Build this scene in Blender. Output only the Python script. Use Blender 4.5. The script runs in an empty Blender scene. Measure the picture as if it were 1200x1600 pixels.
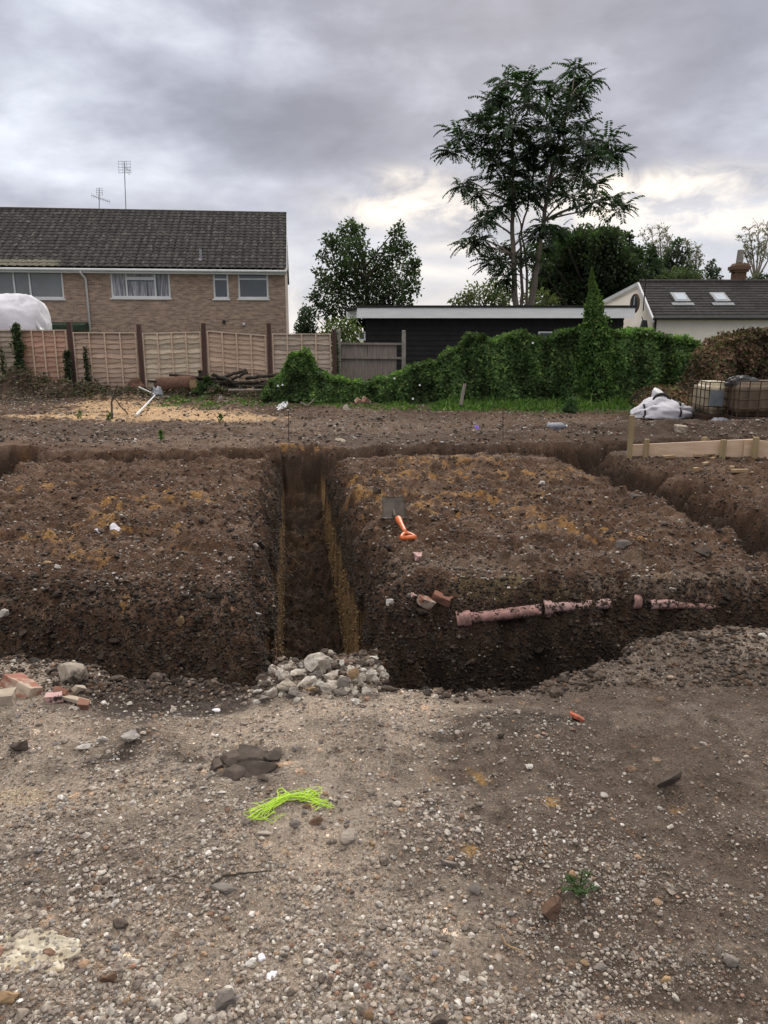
import bpy, bmesh, math, random
import numpy as np
from mathutils import Vector, Matrix, Euler
random.seed(7); rng = np.random.default_rng(11)
scene = bpy.context.scene; C = scene.collection
R = math.radians
# ------------------------------------------------------------------ camera
CAMZ = 1.6; PITCH = R(13.0); FPX = 1170.0
cam_d = bpy.data.cameras.new('camera'); cam = bpy.data.objects.new('camera', cam_d); C.objects.link(cam)
cam.location = (0, 0, CAMZ); cam.rotation_euler = (R(90) - PITCH, 0, 0)
cam_d.sensor_fit = 'VERTICAL'; cam_d.sensor_height = 36; cam_d.lens = 36 * FPX / 1600
cam_d.clip_end = 3000; cam_d.clip_start = 0.05
scene.camera = cam
def ray(px, py):                       # world direction through a point of the photo, to read positions off it
    a = (px - 600) / FPX; b = (py - 800) / FPX
    return Vector((a, math.cos(PITCH) - b * math.sin(PITCH), -math.sin(PITCH) - b * math.cos(PITCH)))
def at(px, py, Y):
    d = ray(px, py); t = Y / d.y
    return Vector((d.x * t, Y, CAMZ + d.z * t))
# ------------------------------------------------------------------ noise (numpy)
def _hash(ix, iy, s):
    n = (ix.astype(np.int64) * 374761393 + iy.astype(np.int64) * 668265263 + s * 974634777) & 0xffffffff
    n = ((n ^ (n >> 13)) * 1274126177) & 0xffffffff
    return ((n ^ (n >> 16)) & 0xffffffff).astype(np.float64) / 4294967295.0
def perlin(x, y, s=0):
    x = np.asarray(x, float); y = np.asarray(y, float)
    x0 = np.floor(x); y0 = np.floor(y); fx = x - x0; fy = y - y0
    u = fx * fx * fx * (fx * (fx * 6 - 15) + 10); v = fy * fy * fy * (fy * (fy * 6 - 15) + 10)
    def g(a, b):
        t = _hash(x0 + a, y0 + b, s) * 2 * np.pi
        return np.cos(t) * (fx - a) + np.sin(t) * (fy - b)
    return ((g(0, 0) * (1 - u) + g(1, 0) * u) * (1 - v) + (g(0, 1) * (1 - u) + g(1, 1) * u) * v) * 1.5
def fbm(x, y, o=4, s=0, gain=.5):
    r = 0; a = 1; t = 0
    for k in range(o):
        r = r + a * perlin(x * 2 ** k, y * 2 ** k, s + k * 17); t += a; a *= gain
    return r / t * 1.3
def sstep(a, b, v):
    t = np.clip((v - a) / (b - a), 0, 1); return t * t * (3 - 2 * t)
# ------------------------------------------------------------------ terrain
NX = [-30, -4, -2, -1.5, -1.0, -.66, -.61, -.56, -.04, .02, .3, .75, 1.0, 1.2, 1.6, 2.2, 4, 30]
NY = [3.6, 3.5, 3.55, 3.5, 3.36, 3.27, 3.28, 3.6, 3.64, 3.3, 3.26, 3.28, 3.43, 3.6, 3.9, 3.97, 4.1, 4.3]
FX = [-30, -4, -.9, 0, .3, 1.5, 2.2, 4, 30]
FY = [5.3, 5.25, 5.05, 4.92, 5.0, 5.1, 5.05, 5.0, 5.0]
def xc_mid(y): return -.62 - .125 * (y - 6.2)
def xl_right(y): return np.interp(y, [3, 5.3, 6.9, 10, 13], [3.0, 2.86, 2.74, 2.36, 2.0])
def height(x, y, full=False):
    x = np.asarray(x, float); y = np.asarray(y, float)
    near = 1 - sstep(6, 11, y)
    f2 = fbm(x * 1.7, y * 1.7, 3, 5); f8 = fbm(x * 7, y * 7, 3, 9); f30 = fbm(x * 26, y * 26, 2, 13)
    f15 = fbm(x * 15, y * 15, 3, 11)
    b = .035 * fbm(x * .45, y * .45, 2, 2) + .024 * f2 + .013 * f8 + .006 * f15 + .0045 * f30
    island = sstep(4.8, 5.4, y) * (1 - sstep(9.9, 10.3, y))
    b += island * (.040 * f8 + .026 * f15 + .075 * fbm(x * 2.4, y * 2.4, 3, 21) + .02 * np.abs(fbm(x * 5, y * 5, 3, 23)))
    b += island * .05 * np.exp(-((x + 2.2) / 1.0) ** 2 - ((y - 7.2) / 1.2) ** 2)
    # foreground: pale gravel berm on the left, hollow beside it, low mound on the right
    b += .05 * np.exp(-((x + 1.75) / .45) ** 2 - ((y - 3.05) / .3) ** 2)
    b -= .04 * np.exp(-((x + 1.0) / .42) ** 2 - ((y - 3.12) / .16) ** 2)
    b += .03 * np.exp(-((x - 1.9) / .7) ** 2 - ((y - 3.4) / .5) ** 2)
    b += .035 * np.exp(-((x + .1) / 1.0) ** 2 - ((y - 2.85) / .22) ** 2)
    b += .03 * np.exp(-((x + .28) / .25) ** 2 - ((y - 2.2) / .2) ** 2)
    # spoil banks behind the far trench, rise toward the fence
    fy_ = y - .12 * x
    b += .13 * np.exp(-((fy_ - 12.1) / .55) ** 2) * (1 + .6 * fbm(x * .8, y * .8, 2, 33)) * (.55 + .45 * sstep(1.0, 3.5, x))
    b += .12 * sstep(2.6, 4.5, x) * np.exp(-((y - 13.2) / 1.0) ** 2)
    b += .16 * sstep(14, 21, y) * (1 - sstep(30, 60, y))
    b += .34 * np.exp(-((x + 9.9) / 1.9) ** 4) * np.exp(-((y - 19.9) / .6) ** 2) * (1 + .9 * f2 + .5 * f8)
    b += .03 * np.exp(-((x + 6.0) / 3.5) ** 4) * np.exp(-((y - 19.8) / .5) ** 2) * (1 + 1.0 * f2)
    b += sstep(11.4, 13, y) * (1 - sstep(22, 26, y)) * (.045 * fbm(x * 1.1, y * 1.9, 3, 35) + .035 * fbm(x * 3, y * 4, 2, 37) + .025 * f8)
    # trenches
    w1 = .13 * fbm(x * 2.0, y * 2.0, 3, 41) + .065 * fbm(x * 7, y * 7, 3, 43) + .012 * fbm(x * 36, y * 36, 2, 45)
    rid = 1 - np.abs(fbm(x * 4.2, y * 4.2, 3, 47)) * 2.2
    wf = .5 + .5 * near
    # middle
    dl = x - xc_mid(y); e = (y > 3.6)
    lat = np.where(dl < 0, np.abs(dl) + .02, np.abs(dl))
    D1 = np.interp(y, [4, 7, 9.6, 10.6, 11.4], [1.15, 1.1, .95, .72, .7]) + .05 * f8 + .05 * fbm(x * 2, y * 2, 2, 51)
    wl = w1 * np.where(lat < .34, .3, 1.1)
    sh = np.interp(lat + wl, [0, .285, .31, .33, .38, .45, .53, .62], [1, 1, .93, .36, .24, .13, .04, 0])
    end = np.interp(y - .125 * x + w1, [3.4, 3.7, 3.8, 11.25, 11.45, 11.6], [0, 0, 1, 1, .3, 0])
    d_mid = sh * D1 * end
    # near cross trench
    yn = np.interp(x, NX, NY); yf = np.interp(x, FX, FY)
    dn = y - yn + w1 * .8; df = yf - y + w1 * 1.1 + .05 * fbm(x * 1.1, y * .3, 2, 61)
    lft = 1 - sstep(-.5, .1, x)
    pn = np.interp(dn, [0, .05, .12, .25], [0, .08, .55, .95])
    pfL = np.interp(df, [0, .16, .34, .50, .70, .96, 1.12], [0, .04, .13, .27, .50, .82, .95])
    pfR = np.interp(df, [0, .08, .16, .26, .40, .6, .75], [0, .05, .14, .36, .62, .92, 1.0])
    d_near = np.minimum(pn, pfL * lft + pfR * (1 - lft))
    # right trench
    xl = xl_right(y); a = x - xl + w1 * 1.3; bb = xl + 1.02 + .12 * fbm(y * .9, x * 0, 2, 71) - x + w1 * 1.3
    pr = np.minimum(np.interp(a, [0, .06, .16, .2, .3], [0, .06, .3, .7, .9]), np.interp(bb, [0, .1, .3, .42, .5], [0, .1, .45, .8, .9]))
    d_right = pr * np.interp(y - .125 * x, [10.4, 10.9], [1, 0])
    # left trench
    xr = np.interp(y, [3, 7.8, 10, 12], [-3.9, -4.2, -4.8, -5.0])
    a = xr - x + w1 * 1.3; bb = x - xr + 1.1 + w1
    d_left = np.minimum(np.interp(a, [0, .08, .2, .25], [0, .1, .5, .9]), np.interp(bb, [0, .1, .2], [0, .3, .9])) * np.interp(y, [10.8, 11], [1, 0])
    # far cross trench
    yl = 10.25 + .125 * (x + 1); a = y - yl + w1 * 1.6; bb = yl + 1.0 + .1 * fbm(x * .7, y * 0, 2, 81) - y + w1 * 1.6
    d_far = np.minimum(np.interp(a, [0, .08, .18, .3], [0, .08, .5, .85]), np.interp(bb, [0, .12, .3, .4], [0, .1, .5, .85]))
    d_far *= np.interp(x, [-8, -7.6, 7.5, 8], [0, 1, 1, 0])
    dep = np.maximum.reduce([d_mid, d_near, d_right, d_left, d_far])
    dep = dep * (1 + .12 * f8 * sstep(.05, .3, dep))
    z = b - dep + sstep(.03, .25, dep) * np.where((lat < .36) & (y > 4.6), .3, 1) * (.075 * f8 + .042 * f15 + .018 * f30 + .08 * (rid - .5) + .10 * fbm(x * 2.7 + 5, y * 2.7, 2, 49))
    lip = sstep(0.002, .05, dep) * (1 - sstep(.05, .2, dep))
    z = z + lip * (.014 * f30 + .03 * f15)
    if full: return z, dep, b
    return z
def axis(segs):
    out = [segs[0][0]]
    for a, b, s0, s1 in segs:
        x = a
        n = max(1, int(round((b - a) / ((s0 + s1) / 2))))
        st = np.linspace(s0, s1, n); st = st * (b - a) / st.sum()
        out += list(a + np.cumsum(st))
    return np.array(out)
xp = axis([(0, 3.2, .0125, .0125), (3.2, 6, .0135, .04), (6, 14, .04, .09), (14, 40, .12, 2.5), (40, 600, 4, 110)])
xs = np.concatenate([-xp[:0:-1], xp])
ys = axis([(-30, 0, 5, 1), (0, 1.1, .2, .03), (1.1, 2, .008, .009), (2, 5.4, .0105, .0105), (5.4, 8, .012, .022), (8, 12.5, .02, .03), (12.5, 22, .035, .06), (22, 50, .1, 3), (50, 1200, 5, 200)])
X, Y = np.meshgrid(xs, ys)
Z, DEP, BASE = height(X, Y, True)
def h(x, y): return float(height(np.array([x]), np.array([y]))[0])
_ts = np.concatenate([np.linspace(1.0, 8, 1400), np.linspace(8.01, 30, 1500)])
def gp(px, py, dz=0.0):
    d = ray(px, py); t = _ts / d.y
    zz = CAMZ + d.z * t; xx = d.x * t; hh = height(xx, _ts) + dz
    k = np.argmax(zz < hh)
    if not (zz < hh).any(): k = len(_ts) - 1
    return Vector((float(xx[k]), float(_ts[k]), float(hh[k])))
# ---- ground colours by soil type, with some shade painted in
col = np.zeros(X.shape + (3,))
def mixc(m, c):
    global col
    m = m[..., None]; col = col * (1 - m) + np.array(c) * m
fA = fbm(X * 1.3, Y * 1.3, 4, 101); fB = fbm(X * 5, Y * 5, 3, 103); fC = fbm(X * 18, Y * 18, 3, 107)
col[:] = (.082, .054, .039)
mixc(sstep(-.1, .5, fA) * .5, (.15, .104, .078)); mixc(sstep(.0, .4, fB) * .6, (.038, .028, .021)); mixc(sstep(.1, .5, fbm(X * 3.1 + 9, Y * 2.2, 4, 109)) * .55, (.17, .125, .10))
fS = fbm(X * 6 + 3, Y * 6, 4, 119) * 1.2
fore = (1 - sstep(-.02, .06, Y - np.interp(X, NX, NY) + .05 * fB))
pale = fore * np.clip(.62 + .6 * fA - .5 * sstep(-.1, .9, X + .35 * fA), 0.10, 1)
mixc(fore * .7, (.105, .084, .069))
mixc(pale, (.335, .28, .23))
mixc(fore * sstep(.0, .45, fB) * .5, (.10, .080, .065)); mixc(fore * sstep(.05, .5, fbm(X * 2.3 + 4, Y * 2.3, 4, 117)) * .5, (.085, .067, .054))
# dark damp earth beside the pits
def blob(x, y, rx, ry, ang=0, k=1.0, rough=.45):
    ca, sa = math.cos(ang), math.sin(ang)
    u = ((X - x) * ca + (Y - y) * sa) / rx; v = (-(X - x) * sa + (Y - y) * ca) / ry
    r = np.sqrt(u * u + v * v) + rough * fB + rough * .6 * fC
    return (1 - sstep(.65, 1.1, r)) * k
def pxblob(px, py, wx, wy, c, k=1.0, rough=.45, brk=0):
    p = gp(px, py); q = gp(px + wx, py); r1 = gp(px, py - wy); r2 = gp(px, py + wy)
    m_ = blob(p.x, p.y, max(.02, abs(q.x - p.x)), max(.02, abs(r1.y - r2.y) / 2), 0, k, rough)
    if brk: m_ = m_ * sstep(-.05, .35, fS)
    mixc(m_, c)
DK = (.048, .037, .031)
pxblob(285, 1085, 150, 28, DK, .95)
for a in [(770, 1120, 110, 22), (910, 1128, 60, 14), (700, 1150, 60, 14), (385, 1180, 50, 20)]: pxblob(*a, DK, .75)
for a in [(1130, 1180, 180, 60), (1000, 1250, 220, 80), (1150, 1400, 200, 110), (900, 1090, 240, 22), (1080, 1560, 200, 80), (950, 1160, 220, 30), (1120, 1060, 170, 50), (860, 1330, 160, 80), (960, 1470, 160, 70), (760, 1200, 120, 40)]:
    pxblob(*a, (.078, .058, .045), .68)
for a in [(400, 1150, 180, 20), (620, 1105, 200, 14), (140, 1240, 200, 40), (780, 1000, 100, 10), (650, 1460, 110, 60), (330, 1500, 300, 90), (440, 1330, 120, 60), (150, 1480, 220, 90), (520, 1350, 90, 70), (560, 1560, 200, 40), (90, 1140, 110, 40), (330, 1130, 120, 16), (480, 1110, 120, 20), (640, 1090, 50, 14), (1000, 1590, 120, 14)]:
    pxblob(*a, (.36, .29, .23), .5)
# far areas
far = sstep(11.3, 12.2, Y)
mixc(far * .75, (.075, .053, .041))
mixc(far * sstep(.0, .45, fbm(X * .6, Y * 1.8, 4, 111)) * .45, (.15, .115, .092)); mixc(far * sstep(.05, .4, fbm(X * .5 + 5, Y * 1.5, 4, 113)) * (1 - sstep(16, 17, Y)) * .75, (.055, .041, .033))
mixc(sstep(2.6, 3.5, X) * sstep(9, 11, Y) * (1 - sstep(14.3, 15, Y)) * .75, (.058, .045, .038))
for a in [(560, 665, 260, 14), (800, 655, 150, 10), (930, 660, 120, 10), (300, 690, 200, 8)]: pxblob(*a, (.17, .135, .11), .5, .8)
pxblob(640, 690, 190, 14, (.07, .054, .045), .7); pxblob(640, 652, 120, 8, (.07, .054, .045), .6)
pxblob(110, 670, 200, 10, (.075, .058, .048), .7)
# islands: yellow sand stains
OC = (.30, .165, .06)
for a in [(190, 785, 60, 14), (250, 780, 90, 8), (150, 815, 40, 10), (130, 868, 50, 10), (215, 945, 26, 12), (225, 832, 40, 7), (330, 770, 60, 6),
          (75, 760, 60, 6), (20, 716, 30, 6), (650, 745, 110, 5), (700, 780, 170, 9), (900, 828, 60, 9), (960, 832, 40, 8), (830, 800, 120, 7),
          (640, 790, 60, 8), (560, 760, 30, 6), (1000, 900, 60, 6), (860, 740, 60, 6), (480, 697, 60, 5), (700, 715, 80, 4), (300, 850, 40, 8), (60, 840, 60, 8)]:
    pxblob(a[0], a[1], a[2] * 1.1, a[3] * 1.2, OC, .8, .9, 1)
for a in [(675, 1208, 26, 14), (735, 1220, 30, 18), (730, 1328, 20, 10), (860, 1252, 14, 8), (1060, 1265, 22, 8), (870, 1200, 20, 7)]:
    pxblob(*a, (.34, .20, .07), .8, .8, 1)
pxblob(800, 905, 110, 12, (.13, .12, .06), .5, .8); pxblob(1050, 905, 150, 14, (.19, .16, .135), .6, .8)
pxblob(30, 1245, 40, 16, (.38, .30, .2), .5); pxblob(700, 880, 200, 14, (.17, .135, .11), .5, .8); pxblob(960, 870, 160, 14, (.17, .135, .11), .5, .8)
# timber chippings near the fence, soil bank, grass
CH = (.50, .34, .20)
for a in [(200, 638, 100, 8), (160, 630, 60, 5), (250, 648, 130, 8), (340, 652, 100, 6), (90, 650, 90, 5), (200, 618, 80, 3)]: pxblob(*a, CH, .85, .6)
pxblob(40, 625, 90, 14, (.05, .045, .04), .9)
mixc(np.exp(-((Y - 20.0) / .7) ** 2) * (X < 0) * np.clip(.6 + fA + .6 * fB, 0, 1), (.05, .038, .03))  # dark soil and debris along the fence foot, its shadow painted in too
GR = (.045, .085, .022)
grs = sstep(16.6, 17.4, Y + .5 * fA + .25 * X.clip(-3, 3)) * sstep(-3.6, -2.4, X + fA * .8) * (1 - sstep(6.8, 7.6, X + .4 * fA)) * (1 - sstep(40, 60, Y))
mixc(grs * np.clip(.35 + 1.2 * fB + .5 * sstep(.5, 2, X), 0, .9), GR); mixc(sstep(22, 24, Y), (.05, .08, .03))
# cut faces: dark soil, plus pit shade painted in by depth
lf_ = (X < -.6) & (Y > 3.9) & (Y < 5.6); mixc(np.where(lf_, sstep(.10, .55, DEP + .06 * fB), sstep(.06, .22, DEP + .03 * fB)) * .9, (.040, .030, .024))  # dark cut soil; the slow fade on the left face paints its shading
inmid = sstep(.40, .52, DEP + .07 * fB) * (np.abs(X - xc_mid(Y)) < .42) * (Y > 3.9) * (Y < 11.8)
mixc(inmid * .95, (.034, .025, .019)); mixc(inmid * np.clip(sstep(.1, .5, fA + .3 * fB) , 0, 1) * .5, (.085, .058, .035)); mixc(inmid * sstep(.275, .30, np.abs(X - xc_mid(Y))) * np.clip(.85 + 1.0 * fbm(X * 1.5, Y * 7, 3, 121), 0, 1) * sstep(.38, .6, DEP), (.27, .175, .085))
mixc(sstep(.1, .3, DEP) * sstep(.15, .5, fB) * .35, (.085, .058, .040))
mixc((X > .3) * (Y < 5.3) * (Y > 3) * sstep(.3, .6, DEP) * .85, (.014, .011, .009))  # deep right pit painted near black, shade put into the colour
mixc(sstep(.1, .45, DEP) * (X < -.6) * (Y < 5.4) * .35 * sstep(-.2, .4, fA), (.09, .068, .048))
col *= (1 + .22 * fC + .15 * fB)[..., None]
warm = (np.clip(1 - (col.max(-1) - .08) / .15, .0, 1) * (1 - .85 * fore))[..., None]; col *= 1 + warm * (np.array([1.08, .95, .84]) - 1); col = np.clip(col, .006, .7)

def grid_mesh(name, X, Y, Z, col, mat_):
    ny, nx = X.shape
    me = bpy.data.meshes.new(name)
    co = np.stack([X, Y, Z], -1).reshape(-1, 3).astype(np.float32)
    i = np.arange(ny * nx).reshape(ny, nx)
    f = np.stack([i[:-1, :-1], i[:-1, 1:], i[1:, 1:], i[1:, :-1]], -1).reshape(-1, 4)
    raw_mesh(me, co, f, col.reshape(-1, 3))
    me.materials.append(mat_)
    o = bpy.data.objects.new(name, me); C.objects.link(o); return o
def raw_mesh(me, co, f, vcol=None, smooth=True):
    k = f.shape[1]
    me.vertices.add(len(co)); me.vertices.foreach_set('co', np.ascontiguousarray(co, dtype=np.float32).ravel())
    me.loops.add(f.size); me.loops.foreach_set('vertex_index', f.astype(np.int32).ravel())
    me.polygons.add(len(f)); me.polygons.foreach_set('loop_start', np.arange(0, f.size, k, dtype=np.int32))
    me.polygons.foreach_set('use_smooth', np.full(len(f), smooth))
    if vcol is not None:
        a = me.color_attributes.new('Col', 'FLOAT_COLOR', 'POINT')
        a.data.foreach_set('color', np.concatenate([vcol, np.ones((len(vcol), 1))], 1).astype(np.float32).ravel())
    me.update(calc_edges=True)
# ------------------------------------------------------------------ materials
M = {}
def nt_new(name):
    m = bpy.data.materials.new(name); m.use_nodes = True; nt = m.node_tree
    b = nt.nodes['Principled BSDF']; M[name] = m
    return m, nt, b
def N(nt, t, **kw):
    n = nt.nodes.new(t)
    for k, v in kw.items():
        if k.startswith('i_'): n.inputs[k[2:].replace('_', ' ')].default_value = v
        elif k.startswith('n') and k[1:].isdigit(): n.inputs[int(k[1:])].default_value = v
        else: setattr(n, k, v)
    return n
def rgba(c): return (c[0], c[1], c[2], 1)
def pm(name, c1, c2=None, scale=6, rough=.8, bump=.2, bscale=30, dist=.01, spec=.3, metal=0, stretch=(1, 1, 1), thr=(.35, .65), vcol=False, trans=0, emis=None):
    m, nt, b = nt_new(name); L = nt.links
    tc = N(nt, 'ShaderNodeTexCoord'); mp = N(nt, 'ShaderNodeMapping'); mp.inputs['Scale'].default_value = stretch
    L.new(tc.outputs['Object'], mp.inputs[0])
    n1 = N(nt, 'ShaderNodeTexNoise', i_Scale=scale, i_Detail=6.0, i_Roughness=.6); L.new(mp.outputs[0], n1.inputs['Vector'])
    r = N(nt, 'ShaderNodeMapRange', n1=thr[0], n2=thr[1]); L.new(n1.outputs['Fac'], r.inputs[0])
    mx = N(nt, 'ShaderNodeMix', data_type='RGBA'); L.new(r.outputs[0], mx.inputs[0])
    c2 = c2 or tuple(v * .6 for v in c1)
    mx.inputs[6].default_value = rgba(c1); mx.inputs[7].default_value = rgba(c2)
    out = mx.outputs[2]
    if vcol:
        at_ = N(nt, 'ShaderNodeAttribute', attribute_name='Col')
        mm = N(nt, 'ShaderNodeMix', data_type='RGBA', blend_type='MULTIPLY'); mm.inputs[0].default_value = 1
        L.new(out, mm.inputs[6]); L.new(at_.outputs['Color'], mm.inputs[7]); out = mm.outputs[2]
    L.new(out, b.inputs['Base Color'])
    b.inputs['Roughness'].default_value = rough; b.inputs['Metallic'].default_value = metal
    b.inputs['Specular IOR Level'].default_value = spec
    if trans: b.inputs['Transmission Weight'].default_value = trans
    if bump:
        n2 = N(nt, 'ShaderNodeTexNoise', i_Scale=bscale, i_Detail=8.0, i_Roughness=.65); L.new(mp.outputs[0], n2.inputs['Vector'])
        bp = N(nt, 'ShaderNodeBump', i_Strength=bump, i_Distance=dist); L.new(n2.outputs['Fac'], bp.inputs['Height']); L.new(bp.outputs[0], b.inputs['Normal'])
    return m
def ground_mat():
    m, nt, b = nt_new('soil'); L = nt.links
    tc = N(nt, 'ShaderNodeTexCoord'); at_ = N(nt, 'ShaderNodeAttribute', attribute_name='Col')
    P = tc.outputs['Object']
    def mul(a, c, f=1.0, mode='MULTIPLY'):
        x = N(nt, 'ShaderNodeMix', data_type='RGBA', blend_type=mode); x.inputs[0].default_value = f
        L.new(a, x.inputs[6]); L.new(c, x.inputs[7]); return x.outputs[2]
    # fine grain
    n1 = N(nt, 'ShaderNodeTexNoise', i_Scale=95.0, i_Detail=8.0, i_Roughness=.75); L.new(P, n1.inputs['Vector'])
    r1 = N(nt, 'ShaderNodeMapRange', n1=.3, n2=.72, n3=.30, n4=2.0); L.new(n1.outputs['Fac'], r1.inputs[0])
    c = mul(at_.outputs['Color'], r1.outputs[0])
    # pebbles pressed in, two sizes: random light, brown and dark cells
    h_in = None
    for sc, lo, w in ((55.0, .62, .0), (150.0, .42, .1), (16.0, .9, .2)):
        v = N(nt, 'ShaderNodeTexVoronoi', i_Scale=sc, i_Randomness=1.0); L.new(P, v.inputs['Vector'])
        sp = N(nt, 'ShaderNodeSeparateColor'); L.new(v.outputs['Color'], sp.inputs[0])
        g = N(nt, 'ShaderNodeMath', operation='GREATER_THAN', n1=lo); L.new(sp.outputs[0], g.inputs[0])
        d = N(nt, 'ShaderNodeMapRange', n1=.25, n2=.42, n3=1.0, n4=0.0); L.new(v.outputs['Distance'], d.inputs[0])
        mk = N(nt, 'ShaderNodeMath', operation='MULTIPLY'); L.new(g.outputs[0], mk.inputs[0]); L.new(d.outputs[0], mk.inputs[1])
        rp = N(nt, 'ShaderNodeValToRGB'); L.new(sp.outputs[1], rp.inputs[0])
        e = rp.color_ramp.elements; e[0].position = 0; e[0].color = (.55, .5, .46, 1); e[1].position = 1; e[1].color = (3.4, 3.3, 3.2, 1)
        for p_, c_ in ((.35, (1.3, 1.2, 1.1, 1)), (.7, (1.7, 1.45, 1.25, 1)), (.9, (2.0, 1.9, 1.85, 1))):
            q = rp.color_ramp.elements.new(p_); q.color = c_
        c2 = mul(c, rp.outputs[0])
        x = N(nt, 'ShaderNodeMix', data_type='RGBA'); L.new(mk.outputs[0], x.inputs[0]); L.new(c, x.inputs[6]); L.new(c2, x.inputs[7]); c = x.outputs[2]
        if h_in is None: h_in = mk.outputs[0]
        else:
            a = N(nt, 'ShaderNodeMath', operation='MULTIPLY_ADD', n1=.5 if sc > 60 else 1.5); L.new(mk.outputs[0], a.inputs[0]); L.new(h_in, a.inputs[2]); h_in = a.outputs[0]
    L.new(c, b.inputs['Base Color']); b.inputs['Roughness'].default_value = .93; b.inputs['Specular IOR Level'].default_value = .25
    n2 = N(nt, 'ShaderNodeTexNoise', i_Scale=60.0, i_Detail=9.0, i_Roughness=.75); L.new(P, n2.inputs['Vector'])
    ad = N(nt, 'ShaderNodeMath', operation='MULTIPLY_ADD', n1=1.6); L.new(n2.outputs['Fac'], ad.inputs[0]); L.new(h_in, ad.inputs[2])
    bp = N(nt, 'ShaderNodeBump', i_Strength=.85, i_Distance=.012); L.new(ad.outputs[0], bp.inputs['Height']); L.new(bp.outputs[0], b.inputs['Normal'])
    return m
ground_mat()
def vcmat(name, rough=.85, var=.5, scale=60, bump=.35, bscale=120, dist=.003, spec=.3):
    return pm(name, (1, 1, 1), (1 - var,) * 3, scale, rough, bump, bscale, dist, spec, vcol=True)
vcmat('stones', var=.55); vcmat('chips', var=.3)
def leafmat(name, rough=.55, trans=.35):
    m, nt, b = nt_new(name); L = nt.links
    a = N(nt, 'ShaderNodeAttribute', attribute_name='Col')
    L.new(a.outputs['Color'], b.inputs['Base Color']); b.inputs['Roughness'].default_value = rough; b.inputs['Specular IOR Level'].default_value = .35
    tr = N(nt, 'ShaderNodeBsdfTranslucent'); mx = N(nt, 'ShaderNodeMixShader', n0=trans)
    g = N(nt, 'ShaderNodeMix', data_type='RGBA', blend_type='MULTIPLY'); g.inputs[0].default_value = 1; g.inputs[7].default_value = (1.2, 1.5, .6, 1)
    L.new(a.outputs['Color'], g.inputs[6]); L.new(g.outputs[2], tr.inputs[0])
    L.new(b.outputs[0], mx.inputs[1]); L.new(tr.outputs[0], mx.inputs[2])
    L.new(mx.outputs[0], nt.nodes['Material Output'].inputs[0])
    return m
leafmat('leaf', .75); leafmat('dry_leaf', .8, .15)
pm('bark', (.33, .28, .23), (.17, .14, .12), 8, .9, .5, 20, .02, stretch=(1, 1, .25))
pm('bark_mid', (.24, .20, .165), (.12, .10, .085), 8, .9, .5, 20, .02, stretch=(1, 1, .25))
pm('bark_dark', (.06, .05, .04), (.03, .025, .02), 8, .9, .5, 20, .02, stretch=(1, 1, .25))
pm('white_upvc', (.72, .73, .75), (.64, .65, .66), 2, .4, 0)
pm('white_board', (.84, .85, .88), (.74, .75, .78), 3, .5, .08, 20, stretch=(.5, 1, 3))
pm('render_cream', (.84, .78, .70), (.74, .68, .60), 1.2, .9, .1, 60)
pm('black_board', (.012, .011, .013), (.02, .018, .02), 4, .75, .15, 30)
pm('felt', (.03, .028, .03), (.02, .02, .02), 5, .9, .2, 40)
pm('fence_wood', (.50, .42, .35), (.35, .28, .225), 3.5, .85, .35, 25, .006, stretch=(.6, 1, 5), vcol=True)
pm('fence_post', (.10, .052, .045), (.06, .035, .032), 5, .85, .4, 20, .01, stretch=(3, 3, .4))
pm('grey_wood', (.28, .24, .215), (.18, .15, .135), 5, .9, .35, 25, .006, stretch=(5, 1, .5))
pm('concrete', (.30, .28, .25), (.2, .185, .165), 8, .9, .4, 40, .006)
pm('new_timber', (.66, .50, .37), (.54, .38, .26), 3, .7, .15, 30, .003, stretch=(.5, 4, 5))
pm('peg_timber', (.36, .28, .16), (.27, .20, .11), 4, .8, .2, 30, .004, stretch=(4, 4, .5))
pm('white_cloth', (.74, .73, .78), (.60, .60, .66), 2.2, .8, .35, 5, .06)
pm('black_plastic', (.02, .02, .022), (.035, .035, .04), 5, .5, .2, 20)
pm('rubber', (.02, .02, .022), (.03, .03, .03), 5, .7, .2, 30)
pm('cream_plastic', (.50, .44, .32), (.36, .30, .20), 2.5, .5, .1, 10)
pm('stained_plastic', (.19, .14, .095), (.09, .065, .048), 3.2, .55, .15, 10, stretch=(1, 1, .4))
pm('cage_metal', (.05, .04, .035), (.09, .05, .03), 9, .6, .1, 40, metal=.3)
pm('galv', (.35, .36, .38), (.25, .26, .28), 6, .5, .1, 40, metal=.5)
pm('slate_plate', (.10, .12, .14), (.16, .18, .2), 6, .5, .1, 40)
pm('orange_plastic', (.74, .17, .045), (.42, .12, .05), 28, .42, .08, 60, .002)
pm('spade_steel', (.038, .031, .026), (.085, .068, .054), 14, .7, .3, 60, .002, metal=.25)
pm('clay_pipe', (.40, .225, .205), (.17, .10, .085), 22, .75, .5, 50, .004, thr=(.42, .62))
pm('clay_pipe_dirty', (.48, .31, .29), (.055, .04, .033), 24, .8, .5, 50, .004, thr=(.50, .60))
pm('rubble_pale', (.56, .51, .45), (.27, .23, .19), 18, .95, .7, 50, .008, thr=(.4, .62))
pm('brick_red', (.30, .135, .10), (.44, .36, .28), 13, .9, .5, 50, .004, thr=(.44, .56))
pm('brick_orange', (.58, .13, .06), (.10, .05, .035), 34, .8, .5, 60, .004)
pm('mortar_pale', (.44, .37, .29), (.30, .25, .20), 12, .95, .6, 60, .006)
pm('flint_white', (.60, .565, .53), (.33, .29, .26), 22, .7, .3, 60, .004)
pm('stone_grey', (.24, .21, .19), (.14, .12, .105), 14, .9, .5, 70, .004)
pm('stone_pale', (.40, .34, .29), (.25, .21, .18), 14, .9, .5, 70, .004)
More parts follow.
